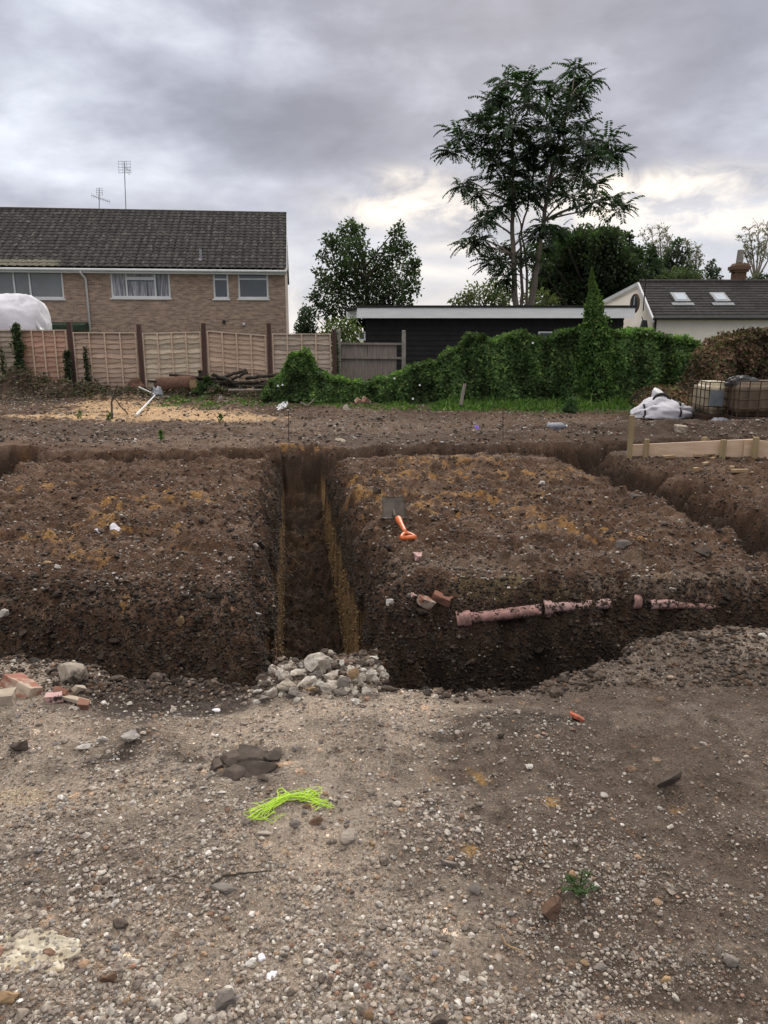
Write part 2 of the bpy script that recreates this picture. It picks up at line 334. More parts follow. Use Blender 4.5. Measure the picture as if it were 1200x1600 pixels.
pm('stone_brown', (.17, .10, .065), (.09, .055, .04), 18, .9, .5, 70, .004)
pm('stone_dark', (.105, .082, .068), (.055, .043, .036), 16, .95, .6, 60, .006)
pm('stone_ochre', (.38, .26, .15), (.24, .16, .09), 16, .9, .5, 60, .004)
pm('concrete_dirty', (.36, .31, .255), (.05, .042, .035), 11, .95, .6, 45, .008, thr=(.5, .66))
pm('neon', (.58, .84, .08), (.36, .55, .06), 6, .6, 0)
pm('film', (.62, .57, .46), (.36, .29, .18), 9, .4, .3, 18, .02, spec=.5)
pm('clear_plastic', (.42, .44, .50), (.30, .32, .37), 8, .25, .2, 14, .02, spec=.6, trans=.3)
pm('log_bark', (.16, .085, .06), (.09, .05, .035), 6, .9, .5, 14, .03)
pm('cut_wood', (.40, .29, .17), (.30, .2, .11), 10, .8, .2, 60)
pm('lead', (.30, .31, .33), (.22, .23, .25), 6, .6, 0)
pm('terracotta', (.26, .125, .085), (.15, .08, .06), 6, .85, .2, 40)
pm('iron', (.05, .035, .028), (.03, .02, .018), 6, .7, 0)
pm('rust_red', (.5, .08, .04), (.3, .05, .03), 20, .8, .3, 60)
pm('green_felt', (.05, .075, .05), (.03, .05, .035), 6, .9, .2, 40)
pm('purple', (.14, .06, .5), (.1, .05, .35), 6, .6, 0)
def glassy(name, c, rough=.08):
    m, nt, b = nt_new(name); b.inputs['Base Color'].default_value = rgba(c); b.inputs['Roughness'].default_value = rough; b.inputs['Specular IOR Level'].default_value = .7
    tc = N(nt, 'ShaderNodeTexCoord'); n = N(nt, 'ShaderNodeTexNoise', i_Scale=1.5); nt.links.new(tc.outputs['Object'], n.inputs['Vector'])
    r = N(nt, 'ShaderNodeMix', data_type='RGBA'); r.inputs[6].default_value = rgba(c); r.inputs[7].default_value = rgba(tuple(v * 1.8 for v in c)); nt.links.new(n.outputs['Fac'], r.inputs[0]); nt.links.new(r.outputs[2], b.inputs['Base Color'])
glassy('glass', (.035, .045, .055)); glassy('roof_glass', (.25, .30, .36))
glassy('dull_glass', (.11, .12, .125), .2)
pm('curtain', (.42, .42, .45), (.16, .16, .19), 9, .9, .3, 14, .03, stretch=(2.2, 2.2, .12), thr=(.42, .58))
pm('blind', (.45, .44, .42), (.36, .35, .34), 3, .9, 0)
def brick_mat(name, c1, c2, mortar, ax='XZ'):
    m, nt, b = nt_new(name); L = nt.links
    tc = N(nt, 'ShaderNodeTexCoord'); s = N(nt, 'ShaderNodeSeparateXYZ'); cb = N(nt, 'ShaderNodeCombineXYZ'); L.new(tc.outputs['Object'], s.inputs[0])
    ad = N(nt, 'ShaderNodeMath', operation='ADD'); L.new(s.outputs[0], ad.inputs[0]); L.new(s.outputs[1], ad.inputs[1])
    L.new(ad.outputs[0], cb.inputs[0]); L.new(s.outputs[2], cb.inputs[1])
    br = N(nt, 'ShaderNodeTexBrick', i_Scale=1.0); br.inputs['Brick Width'].default_value = .225; br.inputs['Row Height'].default_value = .075; br.inputs['Mortar Size'].default_value = .006
    br.inputs['Color1'].default_value = rgba(c1); br.inputs['Color2'].default_value = rgba(c2); br.inputs['Mortar'].default_value = rgba(mortar); br.inputs['Bias'].default_value = -.1
    L.new(cb.outputs[0], br.inputs['Vector'])
    n = N(nt, 'ShaderNodeTexNoise', i_Scale=3.5, i_Detail=5.0); mp = N(nt, 'ShaderNodeMapping'); mp.inputs['Scale'].default_value = (1, 1, 3); L.new(tc.outputs['Object'], mp.inputs[0]); L.new(mp.outputs[0], n.inputs['Vector'])
    r = N(nt, 'ShaderNodeMapRange', n1=.3, n2=.7, n3=.72, n4=1.3); L.new(n.outputs['Fac'], r.inputs[0])
    x = N(nt, 'ShaderNodeMix', data_type='RGBA', blend_type='MULTIPLY'); x.inputs[0].default_value = 1; L.new(br.outputs['Color'], x.inputs[6]); L.new(r.outputs[0], x.inputs[7])
    L.new(x.outputs[2], b.inputs['Base Color']); b.inputs['Roughness'].default_value = .9
    bp = N(nt, 'ShaderNodeBump', i_Strength=.4, i_Distance=.006); L.new(br.outputs['Fac'], bp.inputs['Height']); bp.invert = True; L.new(bp.outputs[0], b.inputs['Normal'])
brick_mat('brick_wall', (.37, .25, .185), (.205, .14, .11), (.34, .30, .26))
pm('roof_tile', (1, 1, 1), (.55, .55, .55), 9, .9, .4, 50, .01, vcol=True, thr=(.4, .6))

# ------------------------------------------------------------------ build helpers
OFF = {}
def woff(p):
    return OFF.get(p.name, Vector((0, 0, 0))) if p else Vector((0, 0, 0))
class MB:
    def __init__(s): s.v = []; s.f = []; s.c = []; s.n = 0
    def add(s, v, f, c=None):
        v = np.asarray(v, float).reshape(-1, 3); s.v.append(v)
        s.f += [tuple(int(i) + s.n for i in q) for q in f]; s.n += len(v)
        s.c.append(np.tile(np.array(c if c is not None else (1, 1, 1), float), (len(v), 1)) if c is None or np.ndim(c) == 1 else np.asarray(c, float))
        return s
    def box(s, c, d, rot=None, taper=1.0, col=None):
        hx, hy, hz = d[0] / 2, d[1] / 2, d[2] / 2
        v = [(-hx, -hy, -hz), (hx, -hy, -hz), (hx, hy, -hz), (-hx, hy, -hz), (-hx * taper, -hy * taper, hz), (hx * taper, -hy * taper, hz), (hx * taper, hy * taper, hz), (-hx * taper, hy * taper, hz)]
        m = Euler(rot).to_matrix() if rot else Matrix.Identity(3)
        v = [tuple(m @ Vector(p) + Vector(c)) for p in v]
        return s.add(v, [(0, 3, 2, 1), (4, 5, 6, 7), (0, 1, 5, 4), (1, 2, 6, 5), (2, 3, 7, 6), (3, 0, 4, 7)], col)
    def bx(s, x0, x1, y0, y1, z0, z1, col=None):
        return s.box(((x0 + x1) / 2, (y0 + y1) / 2, (z0 + z1) / 2), (abs(x1 - x0), abs(y1 - y0), abs(z1 - z0)), None, 1.0, col)
    def tube(s, pts, r, n=8, col=None, cap=True):
        pts = [Vector(p) for p in pts]
        if not hasattr(r, '__len__'): r = [r] * len(pts)
        V = []; prev = None
        for i, p in enumerate(pts):
            t = (pts[min(i + 1, len(pts) - 1)] - pts[max(i - 1, 0)])
            if t.length < 1e-9: t = Vector((0, 0, 1))
            t.normalize()
            if prev is None: a = t.orthogonal().normalized()
            else:
                a = prev - t * prev.dot(t)
                a = a.normalized() if a.length > 1e-6 else t.orthogonal().normalized()
            prev = a; b = t.cross(a)
            V += [p + (a * math.cos(2 * math.pi * k / n) + b * math.sin(2 * math.pi * k / n)) * r[i] for k in range(n)]
        F = []
        for i in range(len(pts) - 1):
            for k in range(n): F.append((i * n + k, i * n + (k + 1) % n, (i + 1) * n + (k + 1) % n, (i + 1) * n + k))
        if cap: F.append(tuple(range(n))[::-1]); F.append(tuple((len(pts) - 1) * n + k for k in range(n)))
        return s.add([tuple(v) for v in V], F, col)
    def build(s, name, mat_, parent=None, smooth=False, bevel=0, local=False):
        me = bpy.data.meshes.new(name)
        v = np.concatenate(s.v) if s.v else np.zeros((0, 3))
        if parent is not None and not local: v = v - np.array(woff(parent))
        me.from_pydata([tuple(p) for p in v], [], s.f); me.materials.append(M[mat_] if isinstance(mat_, str) else mat_)
        cc = np.concatenate(s.c)
        a = me.color_attributes.new('Col', 'FLOAT_COLOR', 'POINT'); a.data.foreach_set('color', np.concatenate([cc, np.ones((len(cc), 1))], 1).astype(np.float32).ravel())
        if smooth: me.polygons.foreach_set('use_smooth', [True] * len(me.polygons))
        o = bpy.data.objects.new(name, me); C.objects.link(o)
        if parent is not None: o.parent = parent; OFF[o.name] = woff(parent)
        if bevel:
            b = o.modifiers.new('b', 'BEVEL'); b.width = bevel; b.segments = 2; b.limit_method = 'ANGLE'; b.angle_limit = .6
        return o
def np_obj(name, co, f, cols, mat_, parent=None, smooth=False):
    me = bpy.data.meshes.new(name)
    if parent is not None: co = co - np.array(woff(parent))
    raw_mesh(me, co, f, cols, smooth); me.materials.append(M[mat_])
    o = bpy.data.objects.new(name, me); C.objects.link(o)
    if parent is not None: o.parent = parent; OFF[o.name] = woff(parent)
    return o
def tag(o, label=None, cat=None, group=None, kind=None):
    if label: o['label'] = label
    if cat: o['category'] = cat
    if group: o['group'] = group
    if kind: o['kind'] = kind
    return o
def thing(name, loc, label, cat, group=None):
    o = bpy.data.objects.new(name, None); C.objects.link(o); o.location = loc; o.empty_display_size = .2
    OFF[o.name] = Vector(loc); return tag(o, label, cat, group)
def origin(o, p):                       # put the object's origin at p without moving its mesh
    p = Vector(p); o.data.transform(Matrix.Translation(-p)); o.location = p; return o
def copy_tree(o, parent=None):
    c = o.copy(); C.objects.link(c)
    if parent is not None: c.parent = parent
    for ch in list(o.children): copy_tree(ch, c)
    return c

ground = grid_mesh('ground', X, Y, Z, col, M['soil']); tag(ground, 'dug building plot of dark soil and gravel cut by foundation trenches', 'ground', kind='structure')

# ------------------------------------------------------------------ stones
def ico(sub):
    bm = bmesh.new(); bmesh.ops.create_icosphere(bm, subdivisions=sub, radius=1)
    v = np.array([p.co[:] for p in bm.verts]); f = np.array([[q.index for q in fa.verts] for fa in bm.faces]); bm.free(); return v, f
I1 = ico(1); I3 = ico(3)
def rock_shape(seed, base=I1, cuts=7, lo=.45, hi=.85):
    r = np.random.default_rng(seed); v = base[0].copy()
    for k in range(cuts):
        n = r.normal(size=3); n /= np.linalg.norm(n); d = r.uniform(lo, hi)
        t = np.maximum(0, v @ n - d); v -= t[:, None] * n
    v += r.normal(size=3) * 0
    return v
def rotmats(n):
    q = rng.normal(size=(n, 4)); q /= np.linalg.norm(q, axis=1)[:, None]; w, x, y, z = q.T
    return np.stack([1 - 2 * (y * y + z * z), 2 * (x * y - z * w), 2 * (x * z + y * w), 2 * (x * y + z * w), 1 - 2 * (x * x + z * z), 2 * (y * z - x * w), 2 * (x * z - y * w), 2 * (y * z + x * w), 1 - 2 * (x * x + y * y)], -1).reshape(n, 3, 3)
I2 = ico(2)
def scatter(name, P, size, cols, label, cat, mat_='stones', flat=.7, sink=.25, B=None):
    B = B or I1
    n = len(P); shapes = np.stack([rock_shape(100 + k, B, 7, .5, .95) * (1 + .12 * (B is I2) * np.random.default_rng(k).normal(size=(len(B[0]), 1))) for k in range(24)])
    v = shapes[rng.integers(0, 24, n)] * rng.uniform(.55, 1.15, (n, 1, 3))
    v = np.einsum('nij,nkj->nki', rotmats(n), v); v[:, :, 2] *= flat
    v = v * size[:, None, None] + P[:, None, :]; v[:, :, 2] += (size * flat * (1 - 2 * sink) * .7)[:, None]
    k = len(B[0]); f = (B[1][None] + (np.arange(n) * k)[:, None, None]).reshape(-1, 3)
    o = np_obj(name, v.reshape(-1, 3), f, np.repeat(cols, k, 0), mat_)
    return tag(o, label, cat, kind='stuff')
PAL = np.array([(.30, .25, .21), (.24, .20, .17), (.38, .33, .28), (.18, .145, .12), (.46, .42, .37), (.30, .20, .13), (.15, .12, .10), (.62, .58, .54), (.26, .155, .11), (.21, .19, .18)])
def pick(w, n): return PAL[rng.choice(len(PAL), n, p=np.array(w) / sum(w))] * rng.uniform(.8, 1.2, (n, 1))
def fieldpts(n, x0, x1, y0, y1, yp=1.0):
    # density falls off with distance, spread widens with y
    t = rng.random(n); y = (y0 ** -yp + t * (y1 ** -yp - y0 ** -yp)) ** (-1 / yp) if yp else y0 + t * (y1 - y0)
    x = rng.uniform(-1, 1, n) * (y * .56 + .25)
    return x, y
# foreground gravel
n = 150000
x, y = fieldpts(n, 0, 0, 1.15, 4.0, .9)
dens = fbm(x * 2.2, y * 2.2, 3, 201) + .6 * fbm(x * 7, y * 7, 2, 203)
zz, dd, _ = height(x, y, True)
keep = (rng.random(n) < np.clip(.58 + 1.1 * dens - .22 * sstep(0, .9, x), .08, 1)) & (dd < .12)
x, y, zz = x[keep], y[keep], zz[keep]; n = len(x)
size = (.0020 + .0090 * rng.random(n) ** 3.8 * (1 + .7 * (rng.random(n) < .04))) * (1 - .25 * sstep(.1, .8, x))
darkside = np.clip(sstep(.1, 1.3, x + .4 * fbm(x * 1.3, y * 1.3, 4, 101)) + (((x + 1.0) / .6) ** 2 + ((y - 3.2) / .2) ** 2 < 1) * .8, 0, 1)
cA = pick([6, 4, 6, 2.5, 3.6, 1.4, 1.0, 1.0, .8, 2], n) * 1.28; cB = cA * .5
dk_ = (rng.random(n) < .55) * darkside; cols = cA * (1 - .8 * dk_[:, None]) + cB * .8 * dk_[:, None]
scatter('gravel', np.stack([x, y, zz], -1), size, cols, 'loose pale and brown gravel covering the ground in front of the pit', 'gravel')
# dark crumbs on the cut faces, shoulders and islands
n = 105000
x, y = fieldpts(n, 0, 0, 3.2, 11.5, .6)
zz, dd, _ = height(x, y, True)
keep = (rng.random(n) < np.where(dd > .03, .95, .42 + .3 * fbm(x * 2, y * 2, 2, 207))) & (y < 11.6)
x, y, zz, dd = x[keep], y[keep], zz[keep], dd[keep]; n = len(x)
size = (.004 + .017 * rng.random(n) ** 3.2) * np.where(y > 7, 1.25, 1.0)
inm = (np.abs(x - xc_mid(y)) < .42) & (dd > .42)
size = np.where(inm & (dd < .9), size * .35, size)
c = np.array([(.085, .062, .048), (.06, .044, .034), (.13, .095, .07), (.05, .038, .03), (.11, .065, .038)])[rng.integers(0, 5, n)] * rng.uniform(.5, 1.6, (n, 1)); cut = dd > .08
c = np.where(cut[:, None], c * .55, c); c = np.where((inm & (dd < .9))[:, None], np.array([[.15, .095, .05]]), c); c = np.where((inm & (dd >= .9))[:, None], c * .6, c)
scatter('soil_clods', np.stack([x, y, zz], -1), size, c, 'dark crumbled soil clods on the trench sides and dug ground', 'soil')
# pale and rusty flecks of stone on the islands and the far ground
n = 60000
x, y = fieldpts(n, 0, 0, 4.6, 19, .5)
zz, dd, _ = height(x, y, True)
dens = fbm(x * 1.5, y * 1.5, 3, 211)
keep = (rng.random(n) < np.where(dd > .12, .22, .5 + .9 * dens)) & ((dd < .45) | (np.abs(x - xc_mid(y)) > .45))
x, y, zz, dd = x[keep], y[keep], zz[keep], dd[keep]; n = len(x)
size = (.0028 + .012 * rng.random(n) ** 3.4) * (1 + .05 * y) * np.where(dd > .1, .8, 1)
cols = pick([5, 4, 5, 3, 3.5, 1.8, 1, 2.2, 1.5, 2], n)
scatter('stone_flecks', np.stack([x, y, zz], -1), size, cols, 'scattered small pale stones in the dug soil behind the pit', 'stones')
# crumbling cut faces: many small clods of several earths, thick where the ground is steep
n = 260000
x = rng.uniform(-2.9, 3.1, n); y = np.where(rng.random(n) < .45, rng.uniform(4.1, 5.4, n), rng.uniform(4.4, 10.6, n)); e_ = .01
z0, dd, _ = height(x, y, True); gy = (height(x, y + e_) - z0) / e_; gx = (height(x + e_, y) - z0) / e_; sl = np.hypot(gx, gy)
keep = (dd > .02) & (rng.random(n) < np.clip((sl - .35) * .30, 0, .9)) & ~((np.abs(x - xc_mid(y)) < .37) & (dd > .42)); x, y, z0, gx, gy, sl, dd = [a[keep] for a in (x, y, z0, gx, gy, sl, dd)]; n = len(x)
c = np.array([(.050, .037, .028), (.075, .053, .040), (.035, .027, .021), (.105, .072, .050), (.09, .05, .03), (.22, .18, .15)])[rng.choice(6, n, p=[.33, .24, .22, .12, .06, .03])] * rng.uniform(.6, 1.4, (n, 1))
c *= (.82 - .52 * sstep(.3, .6, dd) * ((x > .1) & (y < 5.4)))[:, None]  # crumbs deep in the right pit darkened to match its painted shade
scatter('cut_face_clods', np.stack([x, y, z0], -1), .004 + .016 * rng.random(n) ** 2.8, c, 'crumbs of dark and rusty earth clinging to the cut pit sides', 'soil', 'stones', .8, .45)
n = 46000
y = 3.9 + 6.9 * rng.random(n) ** 1.3; x = xc_mid(y) + rng.choice((-1, 1), n) * rng.uniform(.270, .37, n); zz, dd, _ = height(x, y, True); k = (dd > .30) & (dd < 1.3); x, y, zz, dd = x[k], y[k], zz[k], dd[k]; n = len(x)
c = np.array([(.27, .175, .085), (.19, .12, .06), (.07, .05, .035), (.33, .22, .11)])[rng.choice(4, n, p=[.42, .26, .14, .18])] * rng.uniform(.6, 1.2, (n, 1)); up_ = (dd < .5)[:, None]; c = np.where(up_, np.array([[.05, .037, .028]]) * rng.uniform(.6, 1.5, (n, 1)), c)
scatter('clay_crumbs', np.stack([x, y, zz], -1), .004 + .016 * rng.random(n) ** 3, c, 'crumbs of ochre clay on the sheer walls of the deep trench', 'soil', 'stones', .9, .5)
# larger clods and stones, individually shaped
n = 11000
x, y = fieldpts(n, 0, 0, 2.6, 14, .8); zz, dd, _ = height(x, y, True); lipd = np.abs(y - np.interp(x, NX, NY))
keep = (rng.random(n) < np.where(dd > .03, .8, np.where(y < 3.8, np.exp(-(lipd / .12) ** 2) * .9, .45))) & ~((np.abs(x - xc_mid(y)) < .40) & (dd > .40))
x, y, zz, dd = x[keep], y[keep], zz[keep], dd[keep]; n = len(x); size = .009 + .034 * rng.random(n) ** 3.0
c = np.array([(.075, .053, .040)]) * rng.uniform(.4, 1.9, (n, 1)); c = np.where((dd > .08)[:, None], c * .6, c)
scatter('earth_lumps', np.stack([x, y, zz], -1), size, c, 'knobbly lumps of dark earth along the trench edges and over the islands', 'soil', 'stones', .62, .35, I2)
n = 3600
x, y = fieldpts(n, 0, 0, 1.2, 4.0, .6); zz, dd, _ = height(x, y, True); keep = (dd < .1) & (rng.random(n) < np.clip(.3 + fbm(x * 1.6, y * 1.6, 3, 231) * 1.5 + .9 * np.exp(-((x + 1.5) / .6) ** 2 - ((y - 2.9) / .3) ** 2) + .5 * np.exp(-((x + .2) / .8) ** 2 - ((y - 3.0) / .15) ** 2) + .4 * np.exp(-((x + .3) / .35) ** 2 - ((y - 2.15) / .3) ** 2) - .35 * sstep(.1, .7, x), .03, 1)); x, y, zz = x[keep], y[keep], zz[keep]; n = len(x)
scatter('coarse_gravel', np.stack([x, y, zz], -1), .008 + .011 * rng.random(n) ** 2.2, pick([6, 4, 6, 3, 3.5, 1.2, 1, .8, .8, 2], n) * 1.2, 'coarser stones lying loose among the gravel before the pit', 'gravel', 'stones', .65, .3, I2)
n = 42000
x = rng.uniform(-10, 8, n); y = 11.4 + 8.2 * rng.random(n) ** 1.15; zz, dd, _ = height(x, y, True); keep = (dd < .1) & (np.abs(x) < y * .56) & (rng.random(n) < np.clip(.45 + 1.3 * fbm(x * .8, y * 2.0, 4, 233), .04, 1)); x, y, zz = x[keep], y[keep], zz[keep]; n = len(x)
fc = pick([5, 3, 5, 3, 3, 1.8, 2, 1.5, 1.5, 2], n); dk_ = rng.random(n) < .45; fc[dk_] = np.array([.05, .037, .029]) * rng.uniform(.6, 1.6, (dk_.sum(), 1))
scatter('far_rubble', np.stack([x, y, zz], -1), .009 + .034 * rng.random(n) ** 3.2, fc, 'stones and clods strewn over the far ground between the trenches and the hedge', 'rubble', 'stones', .6)
# chippings and litter before the fence
n = 9000
x = rng.uniform(-11, -1.0, n); y = rng.uniform(15.5, 20.4, n); q = np.exp(-((y - 18.6 - .1 * (x + 6)) / 1.1) ** 2) * np.clip(.8 + fbm(x, y * 1.5, 3, 221) * 1.4, 0, 1) * (1 - sstep(-3.8, -1.5, x) * .7)
k = rng.random(n) < q; x, y = x[k], y[k]; n = len(x); zz = height(x, y)
cols = np.array([(.52, .36, .21), (.62, .48, .33), (.40, .25, .14), (.5, .45, .4), (.25, .17, .11)])[rng.integers(0, 5, n)] * rng.uniform(.7, 1.15, (n, 1))
scatter('wood_chippings', np.stack([x, y, zz], -1), rng.uniform(.012, .04, n), cols, 'pale timber chippings strewn in front of the lap fence', 'wood chippings', 'chips', .35)

def litter():
    n = 30000; x = rng.uniform(-11.5, .3, n); y = rng.normal(19.75, .5, n); q = np.clip(.5 + 1.4 * fbm(x * 1.2, y * 1.6, 3, 241), 0, 1); k = (rng.random(n) < q) & (y < 20.8); x, y = x[k], y[k]; n = len(x)
    z = height(x, y) + rng.random(n) * .26 * np.clip(.45 + 1.3 * fbm(x * 1.1, y, 3, 243), 0, 1); P = np.stack([x, y, z], -1)
    c = np.array([(.10, .075, .05), (.06, .045, .035), (.17, .12, .08), (.06, .10, .03), (.28, .24, .2), (.04, .035, .03)])[rng.choice(6, n, p=[.28, .25, .15, .16, .06, .10])] * rng.uniform(.6, 1.3, (n, 1))
    L_ = rng.uniform(.05, .16, n); o = leaf_quads(P, unit(rng.normal(size=(n, 3)) * np.array([1, 1, .5])), unit(rng.normal(size=(n, 3)) + np.array([0, -.4, .8])), L_, L_ * .3, c, 'leaf_litter', 'dry_leaf'); tag(o, 'dead leaves, bark and weeds strewn along the foot of the lap fence', 'litter', kind='stuff')

def rock(px, py, wpx, hpx, mat_, label, name='stone', seed=None, cat='stone', group=None, depth=1.0, sink=.25, cuts=9, tilt=0, yaw=None, lo=.3, hi=.7, rough=.055):
    seed = seed if seed is not None else int(px * 7 + py * 13)
    g = gp(px, py + hpx * .35); d = math.hypot(g.x, g.y); k = (g.y * math.cos(PITCH) + (CAMZ - g.z) * math.sin(PITCH)) / FPX
    w = wpx * k / 2; hh = hpx * k / 2 * (1.0 if d > 6 else .8)
    v = rock_shape(seed, I3, cuts, lo, hi); r = np.random.default_rng(seed)
    nn = np.stack([perlin(v[:, 0] * 2.5 + seed, v[:, 1] * 2.5 + v[:, 2] * 2), perlin(v[:, 1] * 2.5, v[:, 2] * 2.5 + seed), perlin(v[:, 2] * 5 + seed, v[:, 0] * 5)], -1)
    n2 = np.stack([perlin(v[:, 0] * 7 + seed, v[:, 1] * 7 + v[:, 2] * 5), perlin(v[:, 1] * 7, v[:, 2] * 7 + seed), perlin(v[:, 2] * 8 + seed, v[:, 0] * 8)], -1)
    v = v * (1 + rough * 2 * nn[:, :1]) + rough * nn + rough * .8 * n2
    e = Euler((tilt, 0, yaw if yaw is not None else r.uniform(-.5, .5))).to_matrix()
    v = v * np.array([w, w * depth * .8, hh]) / np.abs(v).max(0)
    v = v @ np.array(e).T
    me = bpy.data.meshes.new(name); raw_mesh(me, v, I3[1], np.ones((len(v), 3)), False); me.materials.append(M[mat_])
    o = bpy.data.objects.new(name, me); C.objects.link(o); o.location = (g.x, g.y, g.z + hh * (1 - 2 * sink))
    return tag(o, label, cat, group)
# ------------------------------------------------------------------ brick terrace
def plane_hit(px, py, P0, n):
    d = ray(px, py); o = Vector((0, 0, CAMZ)); t = (P0 - o).dot(n) / d.dot(n); return o + d * t
def terrace():
    Rc = at(445, 422, 34.0); Rc.z = 0; u = Vector((-1, -.11, 0)).normalized(); nrm = Vector((u.y, -u.x, 0)) * 1.0
    if nrm.y > 0: nrm = -nrm
    th = math.atan2(-u.y, -u.x)          # local +X runs along -u (to the right)
    t = thing('brick_terrace', Rc, 'brown brick terrace with dark tiled roof and white windows behind the lap fence', 'house')
    t.rotation_euler = (0, 0, th)
    Minv = (Matrix.Translation(Rc) @ Matrix.Rotation(th, 4, 'Z')).inverted()
    def L(px, py):
        p = Minv @ plane_hit(px, py, Rc, nrm); return p.x, p.z
    zE = L(300, 421)[1]; OFF[t.name] = Vector((0, 0, 0))
    W = 19.0; zr = zE + 2.95; depth = 8.6
    openings = []
    def win(x0, y0, x1, y1):
        a = L(x0, y0); b = L(x1, y1); return a[0], b[0], b[1], a[1]
    wins = [win(-40, 419, 101, 467), win(171, 423, 267, 466), win(332, 426, 358, 467), win(371, 426, 420, 467)]
    # wall with real openings
    m = MB(); xs_ = sorted(set([-W, 0] + [w[0] for w in wins] + [w[1] for w in wins])); z0 = -.3; z1 = zE - .02
    for a, b in zip(xs_[:-1], xs_[1:]):
        w = [q for q in wins if q[0] <= (a + b) / 2 <= q[1]]
        if w:
            q = w[0]; m.bx(a, b, 0, .28, z0, q[2]); 
            if q[3] < z1: m.bx(a, b, 0, .28, q[3], z1)
        else: m.bx(a, b, 0, .28, z0, z1)
    m.bx(-.28, -.001, .281, depth, z0, z1)
    # gable end above the eaves
    g = [(-.28, .0, z1), (-.001, .0, z1), (-.001, depth, z1), (-.28, depth, z1), (-.28, depth / 2, zr - .1), (-.001, depth / 2, zr - .1)]
    m.add(g, [(0, 3, 2, 1), (1, 2, 5), (0, 4, 3), (0, 1, 5, 4), (3, 4, 5, 2)])
    m.bx(-W, 0, depth - .28, depth + .002, z0, z1)
    m.build('wall', 'brick_wall', t, local=True)
    # tiled roof
    sl = math.hypot(depth / 2 + .3, zr - zE); rows = 19
    nu = int(W / .055); uu = np.linspace(-W, .08, nu); V = []; cc = []
    rr = np.random.default_rng(5)
    for r in range(rows):
        for e, f in ((0, 0.0), (1, .999)):
            s_ = (r + f) / rows; lift = .022 * (1 - f)
            yy = -.3 + s_ * (depth / 2 + .3); zz = zE + .02 + s_ * (zr - zE)
            wave = .045 * np.abs(np.sin(uu / .30 * 2 * math.pi / 2)) ** .7
            sag = -.04 * np.exp(-((uu + 13.2) / 2.5) ** 2) * s_
            ca, sa = (zr - zE) / sl, (depth / 2 + .3) / sl
            V.append(np.stack([uu, yy - (wave + lift) * ca + 0 * uu, zz + (wave + lift) * sa + sag], -1))
            tid = np.floor(uu / .30).astype(int)
            tv = np.random.default_rng(r * 91 + 5).uniform(.75, 1.25, 200)[(-tid) % 200]
            base = np.array([.046, .043, .043]) * tv[:, None]
            dirt = sstep(.15, .5, fbm(uu * 2.0, uu * 0 + r * .55, 3, 301))[:, None] * .5
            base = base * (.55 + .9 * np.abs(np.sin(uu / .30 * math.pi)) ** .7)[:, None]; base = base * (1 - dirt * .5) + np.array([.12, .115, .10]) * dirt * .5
            fl = (np.random.default_rng(r * 7 + e).random(len(uu)) < .05)[:, None] * .8
            base = base * (1 - fl) + np.array([.22, .21, .18]) * fl
            if r < 2:
                k = sstep(-8.8, -9.4, uu)[:, None] if False else (1 - sstep(-9.6, -9.2, uu))[:, None]
                base = base * (1 - .8 * k) + np.array([.27, .25, .19]) * .8 * k
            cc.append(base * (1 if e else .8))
    V = np.stack(V); cc = np.stack(cc); k, nn = V.shape[:2]; i = np.arange(k * nn).reshape(k, nn)
    f = np.stack([i[:-1, :-1], i[:-1, 1:], i[1:, 1:], i[1:, :-1]], -1).reshape(-1, 4)
    V = V.reshape(-1, 3); cc = cc.reshape(-1, 3)
    b = np.array([(-W, depth / 2, zr - .02), (.08, depth / 2, zr - .02), (.08, depth + .3, zE), (-W, depth + .3, zE)]); f = np.concatenate([f, [[len(V), len(V) + 1, len(V) + 2, len(V) + 3]]])
    rf = np_obj('roof', np.concatenate([V, b]), f, np.concatenate([cc, np.full((4, 3), .05)]), 'roof_tile', t)
    m = MB(); m.tube([(-W, depth / 2, zr + .0), (.09, depth / 2, zr + .0)], .10, 10, (.075, .066, .062)); m.build('ridge_tiles', 'roof_tile', rf, local=True)
    # verge
    m = MB(); m.box((.10, depth / 4 - .15, (zE + zr) / 2 - .05), (.03, sl, .16), (math.atan2(zr - zE, depth / 2 + .3), 0, 0)); m.build('bargeboard', 'white_upvc', t, local=True)
    jx = L(128, 420)[0]
    m = MB(); m.bx(-W, .06, -.27, -.245, zE - .20, zE - .03); m.bx(-W, .06, -.24, -.002, zE - .2, zE - .17); m.build('fascia', 'white_upvc', t, local=True)
    m = MB(); m.tube([(-W, -.33, zE - .075), (.1, -.33, zE - .075)], .06, 10); m.build('gutter', 'white_upvc', t, smooth=True, local=True)
    xa = L(134, 430)[0]
    m = MB(); m.tube([(xa - .12, -.33, zE - .1), (xa - .12, -.3, zE - .2), (xa, -.07, zE - .42), (xa, -.07, 0)], .045, 10); m.build('downpipe', 'white_upvc', t, smooth=True, local=True)
    # windows
    def window(q, panes, cur):
        x0, x1, za, zb = q; z = MB(); f_ = .075
        z.bx(x0, x1, .04, .10, za, za + f_ + .01); z.bx(x0, x1, .04, .10, zb - f_, zb)
        z.bx(x0, x0 + f_, .04, .10, za + f_ + .01, zb - f_); z.bx(x1 - f_, x1, .04, .10, za + f_ + .01, zb - f_)
        for (a, c, e, g2) in panes:       # fractions: opening casements as frames standing proud
            xa_, xb_ = x0 + a * (x1 - x0), x0 + c * (x1 - x0); zc, zd = za + e * (zb - za), za + g2 * (zb - za); w_ = .065
            z.bx(xa_, xb_, .02, .06, zc, zc + w_); z.bx(xa_, xb_, .02, .06, zd - w_, zd); z.bx(xa_, xa_ + w_, .022, .058, zc + w_, zd - w_); z.bx(xb_ - w_, xb_, .022, .058, zc + w_, zd - w_)
        w = MB(); w.bx(x0 + .02, x1 - .02, .075, .083, za + .02, zb - .02)
